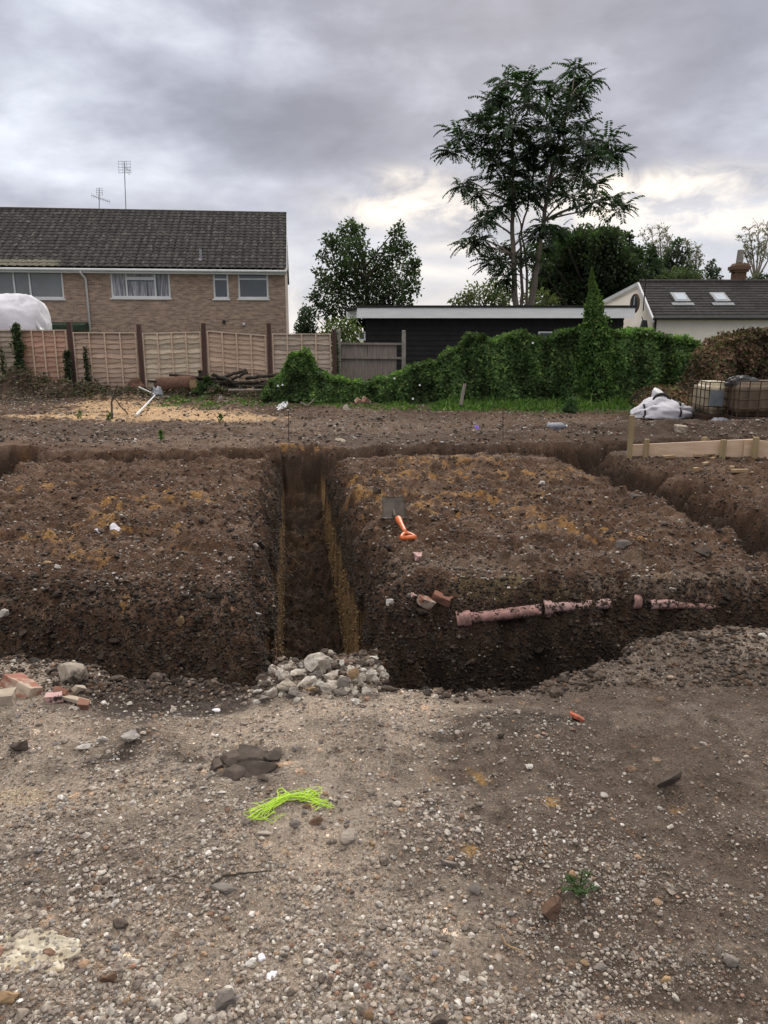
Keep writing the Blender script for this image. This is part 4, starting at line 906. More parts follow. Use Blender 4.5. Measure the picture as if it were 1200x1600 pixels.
def bare_tree(label, Y0, px, tops, seed):
    r = random.Random(seed); b = at(px, 560, Y0); b.z = 0
    t = thing('thin_tree', b, label, 'tree', 'thin pale trees on the skyline'); m = MB(); P = []; k = Y0 / FPX
    fork = at(px, 440, Y0); m.tube([b, fork], [.2, .16], 6)
    for (tx, ty, w) in tops:
        e = at(tx, ty, Y0 + r.uniform(-1, 1)); st = fork
        pts = bez(st, st.lerp(e, .5) + Vector((r.uniform(-.4, .4), 0, .3)), e, 8); m.tube(pts, [.07 * (1 - .8 * i / 7) for i in range(8)], 5, cap=False)
        for i in range(3, 8):
            for q in range(4):
                d = Vector((r.uniform(-1, 1), r.uniform(-1, 1), r.uniform(.1, 1))).normalized() * w * k * r.uniform(.5, 1); c = pts[i]; e2 = c + d
                m.tube([c, c.lerp(e2, .5) + Vector((0, 0, .1)), e2], [.022, .016, .006], 3, cap=False)
                for s in range(4):
                    c3 = c.lerp(e2, r.uniform(.3, 1)); e3 = c3 + Vector((r.uniform(-1, 1), r.uniform(-1, 1), r.uniform(0, 1))).normalized() * w * k * .35; m.tube([c3, e3], [.011, .005], 3, cap=False)
                    for u_ in range(1): P.append((c3.lerp(e3, r.random()) + Vector((r.uniform(-.1, .1), r.uniform(-.1, .1), r.uniform(-.1, .1))))[:])
    m.build('branches', 'bark', t); P = np.array(P); n = len(P)
    leaf_quads(P, unit(rng.normal(size=(n, 3))), unit(rng.normal(size=(n, 3))), .13, .09, gcol(n, (.16, .16, .085), .3), 'crown', 'leaf', t)
bare_tree('pale thinly leaved tree on the skyline between yew and pine', 52, 1035, [(1005,370,14),(1018,362,14),(1030,358,14),(1042,362,14),(1050,375,14),(1022,385,12),(1045,392,12)], 3)
bare_tree('slight thinly leaved tree just left of the chimney', 54, 1085, [(1078,385,12),(1090,390,12),(1094,402,10),(1072,378,9)], 4)
bare_tree('pale thinly leaved tree cut by the right edge behind the chimney', 50, 1180, [(1158,372,14),(1170,360,14),(1185,356,14),(1200,360,16),(1165,395,14),(1190,385,14),(1215,370,14)], 5)

# ------------------------------------------------------------------ creeper hedge
def creeper(name, label, prof, Yc, thick, n, leaf, base, light, lf, cat='hedge', matn='leaf', lean=0, core='stone_dark', zb_fn=None, vines=0, flowers=0):
    """prof: list of (px, top_py, base_py)."""
    A = [(at(px, tp, Yc), at(px, bp, Yc)) for px, tp, bp in prof]
    xs_ = np.array([a.x for a, _ in A]); zt = np.array([a.z for a, _ in A]); zb = np.array([b.z for _, b in A])
    t = thing(name, (float(xs_.mean()), Yc, 0), label, cat)
    L_ = xs_[-1] - xs_[0]
    # dark inner core: bumpy wall added to block the background behind the leaves
    nu, nv = 120, 24; U = np.linspace(0, 1, nu); V = np.linspace(0, 2 * np.pi, nv, endpoint=False); UU, VV = np.meshgrid(U, V, indexing='ij')
    xx = xs_[0] + UU * L_; T_ = np.interp(xx, xs_, zt); B_ = np.interp(xx, xs_, zb) - .1; hz = (T_ - B_) / 2 * .88
    taper = np.clip(np.minimum(UU, 1 - UU) * 30, .02, 1)
    sy = np.sign(np.cos(VV)) * np.abs(np.cos(VV)) ** .6; sz = np.sign(np.sin(VV)) * np.abs(np.sin(VV)) ** .6
    co = np.stack([xx, Yc + thick / 2 * .72 * sy * taper * (1 + .25 * perlin(xx * 2, VV)), (T_ + B_) / 2 + hz * sz], -1)
    i = np.arange(nu * nv).reshape(nu, nv); f = np.stack([i[:-1], i[1:], np.roll(i[1:], -1, 1), np.roll(i[:-1], -1, 1)], -1).reshape(-1, 4)
    np_obj('inner_core', co.reshape(-1, 3), f, np.ones((nu * nv, 3)), 'core_dark', t, True)
    u = rng.random(n); x = xs_[0] + u * L_; T_ = np.interp(x, xs_, zt); B_ = np.interp(x, xs_, zb); s = rng.random(n) ** .9
    kind = rng.random(n); top = kind < .22
    bul = .5 + .5 * fbm(x * 1.1, s * (T_ - B_) * .9, 3, 401) * 1.6 + .25 * np.abs(np.sin(x * 2.3 + 3 * s)) 
    z = np.where(top, T_ + .16 * fbm(x * 3, x * 0, 3, 403) - .12 * rng.random(n), B_ + s * (T_ - B_)); 
    drape = .5 + .5 * np.clip(fbm(x * 3.2, s * .9 + x * .3, 3, 407) * 2, -1, 1); bul = bul * .6 + drape * .5; yf = Yc - thick / 2 * (.55 + .75 * bul) * np.sqrt(np.clip(1 - np.clip(2 * s - 1.0, 0, 1) ** 3 * .8, 0, 1)) - lean * (1 - s)
    y = np.where(top, Yc + rng.uniform(-.55, .5, n) * thick, yf + rng.random(n) ** 2 * .18)
    P = np.stack([x, y, z], -1)
    O = np.where(top[:, None], np.array([[0, -.2, 1]]), np.array([[0, -1, .25]]))
    D = unit(np.array([[0, -.35, -.8]]) + rng.normal(size=(n, 3)) * .55); D[top] = unit(rng.normal(size=(top.sum(), 3)) + np.array([0, -.3, .2]))
    Nn = unit(O + rng.normal(size=(n, 3)) * .5)
    cols = gcol(n, base, .4, light, lf); m_ = fbm(x * 1.6, z * 1.6, 4, 405); cols *= (1 + .8 * m_).clip(.25)[:, None] * (.35 + .85 * np.clip((bul - .1), 0, 1.2))[:, None]  # leaves set back are darkened: shade in the gaps painted into their colour
    lh = leaf * rng.uniform(.6, 1.35, n)
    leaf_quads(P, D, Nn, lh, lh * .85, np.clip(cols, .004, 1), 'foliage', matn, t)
    if flowers:
        for k in range(flowers):
            m = MB(); q = rng.integers(0, n); c = P[q] + np.array([0, -.08, .02]); m.tube([c, c + np.array([0, -.035, .01])], [.008, .026], 7); m.build('bindweed_flower', 'white_upvc', t)
    return t
pm('core_dark', (.012, .016, .010), (.02, .018, .012), 6, .95, .4, 12, .05)
creeper('creeper_hedge', 'long dense green creeper swallowing the fence before the black building',
  [(415,606,622),(430,592,622),(446,575,622),(455,553,622),(468,547,622),(482,553,622),(494,574,622),(515,587,624),(545,592,625),(575,596,628),(605,590,630),(630,578,632),(650,566,634),(680,564,636),(700,548,637),(718,540,638),(730,520,638),(745,518,638),(762,532,638),(785,528,638),(800,518,638),(815,516,638),(835,528,638),(860,526,638),(880,518,638),(900,512,638),(950,516,638),(975,518,638),(985,513,638),(1005,514,638),(1020,520,638),(1045,526,637),(1065,526,636),(1085,538,636),(1095,560,636)],
  18.6, .9, 60000, .075, (.078, .142, .044), (.19, .28, .08), .22, lean=.12, flowers=14)
creeper('dry_hedge', 'brown withered creeper hedge behind the caged water tanks',
  [(1050,632,640),(1066,612,640),(1080,590,640),(1090,566,640),(1098,548,645),(1108,542,645),(1120,526,645),(1132,530,645),(1145,519,645),(1160,525,645),(1175,517,645),(1190,524,645),(1200,513,645),(1230,512,645),(1290,514,645)],
  16.6, 1.1, 26000, .07, (.17, .105, .065), (.09, .11, .04), .22, matn='dry_leaf', lean=.35)
creeper('dry_hedge', 'dead leaf litter and brambles on the bank between bulk bag and creeper',
  [(985,630,645),(1000,612,648),(1030,602,648),(1060,606,648),(1085,600,650),(1110,590,650)],
  17.2, 1.0, 7000, .06, (.16, .10, .06), (.09, .11, .04), .3, matn='dry_leaf', lean=.3)
# creeper-covered spire
def spire():
    Y0 = 17.9; b = at(933, 640, Y0); t = thing('creeper_spire', (b.x, Y0, 0), 'tall pointed spire of green creeper rising out of the hedge', 'tree')
    ax = [(936, 640, 25), (934, 600, 23), (931, 560, 22), (930, 525, 20), (931, 500, 15), (928, 480, 11), (929, 458, 6.5), (925, 438, 3), (925, 417, .3)]
    C_ = [(at(px, py, Y0), w * Y0 / FPX) for px, py, w in ax]; zs = np.array([c.z for c, _ in C_]); xx = np.array([c.x for c, _ in C_]); rr = np.array([w for _, w in C_])
    m = MB(); m.tube([c for c, _ in C_], [w * .55 for _, w in C_], 8); m.build('trunk', 'core_dark', t, smooth=True)
    n = 9000; s = rng.random(n) ** .85; z = zs[0] + s * (zs[-1] - zs[0]); cx = np.interp(z, zs, xx); cr = np.interp(z, zs, rr); a = rng.uniform(0, 2 * np.pi, n)
    q = cr * (.70 + .35 * rng.random(n) + .45 * perlin(a * 1.5, z * 4)) + .4 * cr * (rng.random(n) < .06)
    P = np.stack([cx + np.cos(a) * q, Y0 + np.sin(a) * q * .9, z], -1); O = np.stack([np.cos(a), np.sin(a), 0 * a], -1)
    D = unit(O * .5 + rng.normal(size=(n, 3)) * .5 + np.array([0, 0, -.5])); cols = gcol(n, (.062, .125, .03), .4, (.17, .26, .06), .16 )
    cols *= (1 + .5 * perlin(a * 2, z * 2.2))[:, None]; hi = sstep(.6, 1, s)[:, None]; cols = cols * (1 - .5 * hi) + np.array([.11, .15, .04]) * .5 * hi
    leaf_quads(P, D, unit(O + rng.normal(size=(n, 3)) * .4), np.minimum(.068, .02 + .28 * cr) * rng.uniform(.6, 1.3, n), np.minimum(.052, .015 + .22 * cr), np.clip(cols, .004, 1), 'foliage', 'leaf', t)
spire()
def plant(name, label, px, py, wpx, hpx, Y0, n, leaf, base, cat='plant', up=.5, light=None, mat_='leaf', column=False, stem=True, group=None):
    b = at(px, py, Y0); g = h(b.x, Y0); k = Y0 / FPX; W = wpx * k / 2; H = hpx * k
    t = thing(name, (b.x, Y0, g), label, cat, group); zb = max(g, at(px, py, Y0).z) if column else g
    if stem:
        m = MB()
        for q in range(4 if not column else 3):
            e = Vector((b.x + random.uniform(-W, W) * .6, Y0 + random.uniform(-.05, .05), zb + H * random.uniform(.6, 1))); m.tube(bez(Vector((b.x, Y0, zb - .02)), Vector((b.x + random.uniform(-W, W) * .5, Y0, zb + H * .4)), e, 6), [.012 * (1 + k * 20)] * 5 + [.004], 4)
        m.build('stem', 'bark_dark', t)
    s = rng.random(n); z = zb + s * H; w = W * (np.sin(np.clip(s * 1.15 + .12, 0, 1) * np.pi) ** .6 if not column else (1 - .55 * s ** 1.5)) * (.7 + .5 * perlin(s * 5, s * 0 + px))
    a = rng.uniform(0, 2 * np.pi, n); q = w * rng.random(n) ** .6
    P = np.stack([b.x + np.cos(a) * q, Y0 + np.sin(a) * q * .5, z], -1)
    D = unit(rng.normal(size=(n, 3)) * .7 + np.array([0, -.3, up])); lv = leaf * rng.uniform(.6, 1.3, n)
    leaf_quads(P, D, unit(rng.normal(size=(n, 3)) + np.array([0, -.5, .6])), lv, lv * .6, gcol(n, base, .4, light, .15), 'leaves', mat_, t); return t
plant('climber', 'tallest ivy climber on the fence by the white sheet', 36, 612, 34, 100, 20.8, 1300, .085, (.045, .07, .03), 'climber', -.2, (.10, .13, .05), column=True)
plant('climber', 'narrow ivy climber wrapped round the fence post left of centre', 110, 612, 22, 62, 20.8, 700, .08, (.045, .06, .03), 'climber', -.2, column=True)
plant('climber', 'thin straggly ivy on the fence panel right of the wrapped post', 139, 612, 14, 68, 20.85, 260, .08, (.045, .065, .03), 'climber', -.2, column=True)
plant('climber', 'sparse shoots spreading from the foot of the fence at the left edge', 6, 590, 24, 46, 20.8, 130, .085, (.06, .09, .03), 'climber', .2, column=True)
plant('climber', 'green climber between lap fence and concrete post', 524, 600, 18, 80, 21.1, 700, .09, (.05, .085, .03), 'climber', -.2, column=True)
plant('shrub', 'low dark fern-like shrub under the wood pile', 325, 634, 70, 26, 19.6, 500, .12, (.045, .075, .03), 'shrub', .1, (.08, .11, .04))
plant('leafy_plant', 'round grey green leafy plant at the edge of the grass', 891, 652, 34, 22, 16.2, 220, .13, (.085, .15, .075), 'plant', .5, (.14, .22, .12), stem=False)
for lb, px, py in (('small green weed among chippings in front of the fence', 125, 655), ('weed tuft beside the dead upright stick', 172, 658), ('green weed in the far gravel below the wood pile', 252, 688), ('weed below the lying metal rods', 345, 660)):
    plant('weed', lb, px, py, 16, 12, gp(px, py).y, 60, .05, (.07, .12, .035), 'weed', 1.0, stem=False)
def grass():
    n = 60000; x = rng.uniform(-5.5, 7.2, n); y = rng.uniform(16.2, 19.4, n); q_ = .5 + 1.6 * fbm(x * 1.6, y * 2.2, 4, 251); k = rng.random(n) < np.clip((y - 16.4 - .6 * (1 - sstep(-2, 1, x))) * .9, 0, 1) * np.clip(q_ + .6 * sstep(.3, 1.6, x), 0, 1) * (.35 + .65 * sstep(-3, 1, x)) * (1 - sstep(6.2, 7, x)) ; x, y = x[k], y[k]; n = len(x)
    z = height(x, y) - .01; L_ = rng.uniform(.05, .15, n) * (.75 + 1.0 * sstep(.6, 2, x)) * np.clip(.6 + 1.2 * fbm(x * 1.6, y * 2.2, 4, 251), .4, 1.5); P = np.stack([x, y, z], -1); D = unit(np.stack([rng.normal(size=n) * .7, rng.normal(size=n) * .7, np.ones(n) * .9], -1))
    o = leaf_quads(P, D, unit(rng.normal(size=(n, 3)) * .5 + np.array([0, -1, .3])), L_, rng.uniform(.02, .06, n), gcol(n, (.085, .16, .035), .45, (.19, .28, .07), .2), 'grass', 'leaf'); tag(o, 'rough green grass and weeds at the foot of the hedge', 'grass', kind='stuff')
grass()
litter()
# ------------------------------------------------------------------ things on the plot
def kat(g): return (g.y * math.cos(PITCH) + (CAMZ - g.z) * math.sin(PITCH)) / FPX
# spade with orange D-handle
def spade():
    g = gp(637, 850); b = Vector((g.x + .005, g.y, g.z + .05)); s = gp(622, 829)
    tip = Vector((s.x - .0, s.y, s.z + .10)); d = (tip - b); 
    t = thing('spade', g, 'short spade with bright orange plastic handle and muddy blade lying beside the deep trench', 'spade')
    ax = d.normalized(); side = Vector((1, .1, 0)); side = (side - ax * side.dot(ax)).normalized(); up = side.cross(ax)
    neck = b + ax * .15
    # grip: a D ring with crossbar nearest the camera
    m = MB(); pts = []
    for k in range(13):
        a = math.pi * k / 12; pts.append(b + side * .055 * math.cos(a) * (1 - .25 * math.sin(a)) + ax * .095 * math.sin(a))
    pts = [b + side * .058] + pts[1:-1] + [b - side * .058]
    m.tube(pts, .0145, 10); m.tube([b + side * .063, b - side * .063], .0175, 12)
    m.tube([b + ax * .095, b + ax * .16, b + ax * .30, b + ax * .36, d.length * ax * .985 + b, b + d], [.020, .017, .021, .027, .030, .024], 14)
    m.build('handle', 'orange_plastic', t, smooth=True)
    # blade, tilted up behind
    ba = (ax + Vector((0, 0, .35))).normalized(); ba = Vector((-.045, .86, .46)).normalized(); bs = Vector((1, .02, 0)); bs = (bs - ba * bs.dot(ba)).normalized(); bn = bs.cross(ba)
    m = MB(); nx, ny = 9, 11; V = []; o = tip - ba * .01 - bs * .03
    for side_ in (0, 1):
        for j in range(ny):
            for i in range(nx):
                u = (i / (nx - 1) - .5); v = j / (ny - 1); w = .20 * (1 - .10 * v)
                V.append(o + bs * (u * w) + ba * (v * .29) + bn * (.022 * (4 * u * u) * (1 - .3 * v) - .003 * side_))
    F = []
    for q in (0, 1):
        for j in range(ny - 1):
            for i in range(nx - 1):
                a = q * nx * ny + j * nx + i; f = (a, a + 1, a + nx + 1, a + nx); F.append(f if q == 0 else f[::-1])
    e = [j * nx for j in range(ny)] + [(ny - 1) * nx + i for i in range(1, nx)] + [j * nx + nx - 1 for j in range(ny - 2, -1, -1)] + list(range(nx - 2, 0, -1))
    for a, b2 in zip(e, e[1:] + e[:1]): F.append((a, a + nx * ny, b2 + nx * ny, b2))
    m.add(V, F); bl = m.build('blade', 'spade_steel', t, smooth=True)
    m = MB(); m.box(o + ba * .012 + bs * .0, (.205, .02, .014)); m.build('tread', 'spade_steel', bl)
    m = MB(); m.tube([tip - ax * .02, tip + ba * .03 - bs * .03, tip + ba * .12 - bs * .03], [.020, .019, .008], 10); m.build('socket', 'spade_steel', t, smooth=True)
spade()
# salt-glazed clay drain exposed in the pit side
PIPES = []
def pipe(pa, pb, r, label, collar=None, mat_='clay_pipe', cr=1.42, broken=False, inset=-.15):
    A = gp(*pa); B = gp(*pb)
    Q = [gp(pa[0] + (pb[0] - pa[0]) * q / 9, pa[1] + (pb[1] - pa[1]) * q / 9) for q in range(10)]; ys_ = [q.y for q in Q]; yy = float(np.percentile(ys_, 22))
    A = at(pa[0], pa[1], yy + r * .35); B = at(pb[0], pb[1], yy + r * .35); PIPES.append((A, B, r)); d = (B - A).normalized()
    t = thing('clay_pipe', A, label, 'pipe', 'broken lengths of old clay drain in the pit side'); m = MB(); n = 14; V = []; F = []; nk = 18
    L_ = (B - A).length; a = d.cross(Vector((0, 0, 1))).normalized(); b = a.cross(d)
    for k in range(nk + 1):
        for j in range(n):
            an = 2 * math.pi * j / n; rr = r * (1 + .02 * math.sin(k * 2 + j)); s = k / nk * L_
            if k == nk: s -= .05 * abs(math.sin(j * 1.7 + pa[0])) * (1.6 if broken else .6)
            V.append(A + d * s + (a * math.cos(an) + b * math.sin(an)) * rr)
    for k in range(nk):
        for j in range(n): F.append((k * n + j, k * n + (j + 1) % n, (k + 1) * n + (j + 1) % n, (k + 1) * n + j))
    nv = len(V); V += [A + (v - A - d * (v - A).dot(d)) * .8 + d * (v - A).dot(d) for v in V]
    F += [tuple(nv + q for q in f[::-1]) for f in F]
    for j in range(n): F.append((j, nv + j, nv + (j + 1) % n, (j + 1) % n)); e = nk * n; F.append((e + j, e + (j + 1) % n, nv + e + (j + 1) % n, nv + e + j))
    m.add(V, F); m.build('barrel', mat_, t, smooth=True)
    if collar:
        c0, c1 = collar; m = MB(); n2 = 18; rs = [(c0, r * 1.02), (c0, r * cr * 1.04), (c0 + .012, r * cr * 1.06), (c0 + .018, r * cr), ((c0 + c1) / 2, r * cr), (c1 - .01, r * cr * .98), (c1, r * 1.03)]
        V = []; F = []
        for s, q in rs: V += [A + d * s + (a * math.cos(2 * math.pi * j / n2) + b * math.sin(2 * math.pi * j / n2)) * q for j in range(n2)]
        for k in range(len(rs) - 1):
            for j in range(n2): F.append((k * n2 + j, k * n2 + (j + 1) % n2, (k + 1) * n2 + (j + 1) % n2, (k + 1) * n2 + j))
        m.add(V, F); m.build('collar', mat_, t, smooth=True)
pipe((716, 968), (846, 953), .040, 'longest length of pinkish clay drain with an open collar at its left end', (-.012, .09))
pipe((850, 950), (960, 943), .036, 'muddy middle length of clay drain with a collar at its left end', (.0, .06), 'clay_pipe_dirty', broken=True)
pipe((989, 940), (1002, 941), .036, 'short upright pink stub of clay drain between two longer lengths', (.0, .055), 'clay_pipe')
pipe((1016, 945), (1064, 944), .036, 'pale pink length of clay drain with a squared broken end', None, 'clay_pipe_dirty')
pipe((1057, 946), (1122, 949), .022, 'thin split shard of clay drain at the right end of the run', None, 'clay_pipe', broken=True)

P_ = []; S_ = []
for A_, B_, r_ in PIPES:
    for q in range(int((B_ - A_).length * 900)):
        t_ = random.random() ** 1.0; a_ = random.gauss(1.2, .9) if random.random() < .75 else random.uniform(-1.6, 0); c_ = A_.lerp(B_, t_) + Vector((0, -math.cos(a_) * r_ * 1.0, math.sin(a_) * r_ * 1.0))
        if fbm(np.array([c_.x * 9.0]), np.array([a_ * .6]), 2, 77)[0] > .02: P_.append(c_[:]); S_.append(random.uniform(.003, .009) * (1 + 1.0 * (random.random() < .12)))
P_ = np.array(P_); S_ = np.array(S_); c_ = np.array([(.05, .036, .028)]) * rng.uniform(.6, 1.8, (len(P_), 1)); P_[:, 2] -= S_ * .3
scatter('clinging_soil', P_, S_, c_, 'damp soil stuck to the lengths of clay drain', 'soil', 'stones', .8, .5)
n = 520; a_ = rng.uniform(0, 1, n); x = -.60 + .66 * a_; y = rng.normal(3.42, .13, n); zz = height(x, y); k_ = (height(x, y) > -.35); x, y, zz = x[k_], y[k_], zz[k_]; n = len(x)
scatter('rubble_crumbs', np.stack([x, y, zz], -1), .006 + .026 * rng.random(n) ** 2, np.array([(.50, .45, .39), (.40, .35, .29), (.30, .25, .2), (.56, .52, .47), (.12, .09, .07), (.07, .05, .04)])[rng.integers(0, 6, n)] * rng.uniform(.75, 1.15, (n, 1)), 'chalky crumbs and chips between the rubble lumps at the trench mouth', 'rubble', 'stones', .8, .3, I2)
# bricks, blocks and stones named one by one
def brick(px, py, size, rot, mat_, label, name='brick', cat='brick', lift=.4, chips=3, bev=.006):
    g = gp(px, py); m = MB(); bm = bmesh.new(); bmesh.ops.create_cube(bm, size=1)
    for v in bm.verts: v.co = Vector((v.co.x * size[0], v.co.y * size[1], v.co.z * size[2])) + Vector([random.uniform(-.11, .11) * s for s in size])
    bmesh.ops.subdivide_edges(bm, edges=bm.edges[:], cuts=5, use_grid_fill=True)
    for v in bm.verts:
        p = v.co * 28; nz = perlin(p.x + px, p.y + p.z); v.co += v.co.normalized() * float(nz) * min(size) * .13
    me = bpy.data.meshes.new(name); bm.to_mesh(me); bm.free(); me.materials.append(M[mat_])
    o = bpy.data.objects.new(name, me); C.objects.link(o); o.rotation_euler = rot; o.location = (g.x, g.y, g.z + size[2] * lift); return tag(o, label, cat)
brick(38, 1083, (.155, .085, .06), (-.3, .30, -.45), 'brick_red', 'red brick caked in pale mortar tilted on the gravel at the left edge', lift=.5)
brick(5, 1098, (.10, .08, .05), (0, 0, .3), 'mortar_pale', 'pale broken brick end touching the left edge of the picture', 'brick_piece', 'brick')
rock(119, 1047, 60, 52, 'concrete_dirty', 'dirty broken concrete block perched on the left rim of the pit', 'concrete_block', 771, 'block', cuts=6, lo=.35, hi=.6, rough=.05, tilt=-.3, depth=.9)
brick(97, 1089, (.07, .03, .05), (.6, .2, -.2), 'brick_orange' if False else 'terracotta', 'orange broken tile piece between the tilted brick and the concrete block', 'tile_shard', 'tile', .3)
brick(117, 1097, (.12, .05, .014), (-.3, .15, -.2), 'mortar_pale', 'long thin buff tile shard lying below the concrete block', 'tile_shard', 'tile', .9)
brick(131, 1107, (.05, .045, .03), (.1, .2, .2), 'terracotta', 'small orange brick bit at the right end of the tile shards', 'brick_piece', 'brick', .5)
brick(124, 1082, (.05, .03, .03), (.3, .5, .9), 'mortar_pale', 'small pale shard standing right under the concrete block', 'tile_shard', 'tile', .6)
brick(85, 1096, (.07, .05, .03), (.1, .1, .4), 'clay_pipe_dirty', 'dull pink brick bit against the right end of the tilted brick', 'brick_piece', 'brick', .6)
brick(903, 1124, (.075, .06, .014), (-.35, .3, -.5), 'brick_orange', 'bright orange-red brick fragment half buried in the dark soil', 'brick_piece', 'brick', .6)
brick(1063, 674, (.19, .12, .12), (.05, .05, .1), 'mortar_pale', 'pale pinkish brick on the dark bank beyond the timber form', 'brick', 'brick', .3)
brick(663, 945, (.10, .07, .06), (.3, .4, .6), 'brick_red', 'reddish brick lump left of the clay drain', 'brick_piece', 'brick', .3)
brick(690, 940, (.13, .06, .05), (.2, .3, -.4), 'terracotta', 'dark orange broken tile at the open end of the clay drain', 'tile_shard', 'tile', .3)
brick(645, 935, (.04, .04, .04), (.3, .4, .6), 'clay_pipe_dirty', 'pink chip beside a white stone left of the clay drain', 'brick_piece', 'brick', .3)
brick(655, 872, (.08, .05, .04), (.3, .1, .6), 'clay_pipe_dirty', 'dusty pink brick bit in the soil just below the spade handle', 'brick_piece', 'brick', .3)
for a in [
  (205, 1148, 36, 34, 'flint_white', 'largest white-topped stone of the three below the tile shards', .5), (161, 1152, 22, 24, 'flint_white', 'middle pale stone with a dark side below the tile shards', .5),
  (132, 1166, 26, 16, 'flint_white', 'leftmost flat white stone of the three below the tile shards', .7), (32, 1163, 32, 26, 'stone_dark', 'dark round clod in the pale gravel at the left edge', .8),
  (8, 957, 18, 22, 'flint_white', 'white stone in the pit side at the left edge', .8), (92, 884, 13, 11, 'flint_white', 'white stone just right of a buff stone on the left mound', .7),
  (74, 878, 19, 13, 'stone_ochre', 'buff stone just left of a white stone on the left mound', .7), (360, 872, 12, 11, 'flint_white', 'white stone on the trench shoulder below the tall pale flint', .7),
  (399, 853, 11, 18, 'stone_pale', 'tall pale flint on the left shoulder of the deep trench', .9), (281, 970, 16, 28, 'stone_ochre', 'tall buff stone stuck in the left pit side', .9),
  (403, 958, 12, 14, 'flint_white', 'lower white flint in the left shoulder of the deep trench', .7), (137, 909, 11, 10, 'stone_pale', 'pale stone on the left mound above the dark pit side', .7),
  (548, 1306, 34, 26, 'stone_pale', 'large pale stone right of the neon string', .8), (583, 1317, 16, 16, 'stone_ochre', 'bright orange-brown pebble right of the large pale stone', .8),
  (495, 1280, 28, 16, 'stone_brown', 'brown rounded stone under the neon string', .7), (479, 1259, 14, 11, 'stone_brown', 'small dark red stone touching the neon string', .8),
  (460, 1286, 22, 18, 'stone_grey', 'grey pitted stone below the neon string', .8), (412, 1302, 28, 8, 'stone_pale', 'flat pale stone below the left end of the neon string', .5),
  (355, 1388, 50, 10, 'stone_grey', 'long flat grey stone under the twig', .4), (188, 1445, 30, 22, 'stone_dark', 'dark slate-like stone left of centre in the gravel', .8),
  (150, 1257, 10, 9, 'stone_dark', 'grey pebble low left of the pale stones', .6), (83, 1268, 18, 11, 'stone_pale', 'pale oval stone alone on the left gravel', .6),
  (207, 1254, 12, 10, 'flint_white', 'little white stone with a dark base in the left gravel', .7), (302, 1228, 18, 11, 'stone_grey', 'grey flat stone left of two thin white shards', .5),
  (318, 1230, 20, 8, 'flint_white', 'left of two thin white shards above the neon string', .4), (345, 1238, 18, 7, 'flint_white', 'right of two thin white shards above the neon string', .5),
  (411, 1215, 20, 12, 'stone_dark', 'small black clod just below the cracked slab of earth', .8), (152, 1310, 14, 10, 'stone_pale', 'pale stone far left below the oval one', .6),
  (738, 1388, 28, 26, 'stone_grey', 'grey broken stone set in the gravel right of centre', .7), (704, 1347, 34, 20, 'stone_grey', 'flat grey stone above the broken grey stone', .35),
  (862, 1411, 36, 50, 'stone_brown', 'brown rusty lump standing beside the green weed', .9), (932, 1383, 18, 18, 'flint_white', 'smooth white stone right of the green weed', .7),
  (907, 1345, 18, 14, 'stone_pale', 'pale angular stone above the green weed', .7), (893, 1367, 16, 14, 'stone_ochre', 'buff stone just above the green weed', .7),
  (714, 1294, 20, 12, 'stone_pale', 'pale stone among the yellow sand stains', .6), (671, 1250, 16, 10, 'stone_pale', 'pale stone between the two yellow sand stains', .6),
  (1145, 1496, 32, 28, 'stone_grey', 'large grey broken stone near the lower right edge', .8), (1122, 1482, 15, 14, 'stone_grey', 'greenish grey chip beside the large grey broken stone', .8),
  (938, 1508, 26, 14, 'stone_grey', 'grey oval stone low in the right gravel', .6), (914, 1503, 16, 12, 'stone_ochre', 'buff stone just left of the grey oval stone', .6),
  (355, 1556, 40, 40, 'stone_grey', 'large rough grey stone at the bottom of the picture', .7), (578, 1584, 18, 34, 'stone_ochre', 'long buff stone at the bottom edge right of centre', .5),
  (690, 1594, 34, 20, 'stone_dark', 'dark stone cut by the bottom edge', .8), (15, 1556, 40, 26, 'stone_ochre', 'buff brick-like stone below the dirty plastic film', .5),
  (173, 1525, 34, 24, 'stone_brown', 'dark brown stone right of the dirty plastic film', .5), (447, 1490, 14, 16, 'stone_grey', 'round pale green-grey pebble above the white scraps', .7),
  (784, 1146, 18, 14, 'stone_dark', 'dark round stone in the gravel below the pit', .8), (807, 1147, 9, 8, 'flint_white', 'tiny bright white stone right of the dark round stone', .8),
  (944, 1241, 13, 12, 'flint_white', 'bright white jagged stone in the dark right gravel', .8), (1043, 1215, 50, 34, 'stone_dark', 'large flat dark clod half sunk in the right gravel', .3),
  (1040, 1528, 30, 12, 'stone_ochre', 'orange-brown flat stone near the lower right', .4), (872, 945, 18, 16, 'stone_grey', 'grey stone in the soil above the clay drain', .6),
  (590, 765, 18, 14, 'stone_dark', 'black clod on the far part of the middle island', .8), (975, 848, 26, 16, 'stone_grey', 'dark flat stone near the middle of the right island', .5),
  (990, 775, 26, 12, 'stone_grey', 'flat grey stone at the edge of the right trench', .5), (845, 757, 14, 9, 'flint_white', 'small white and grey lump far on the middle island', .7),
  (1100, 862, 36, 22, 'stone_dark', 'dark boulder of earth on the brink of the right trench', .6), (1053, 925, 18, 12, 'stone_pale', 'pale stone above the right end of the clay drain', .6),
  (1100, 917, 20, 14, 'stone_brown', 'pinkish brown stone above the split shard of drain', .6), (1165, 992, 10, 9, 'stone_brown', 'reddish pebble on the right rim of the pit', .8),
  (1192, 992, 16, 14, 'flint_white', 'white stone on the right rim of the pit at the picture edge', .8),
  (428, 948, 9, 9, 'stone_pale', 'buff stone fragment on the brink of the deep trench', .7), (610, 940, 14, 12, 'flint_white', 'white and buff stone left of the pink chip', .7),
  (540, 636, 12, 8, 'stone_pale', 'pale stone beneath the hedge left of the scattered bricks', .7), (440, 632, 1, 1, 'flint_white', 'x', .5)]:
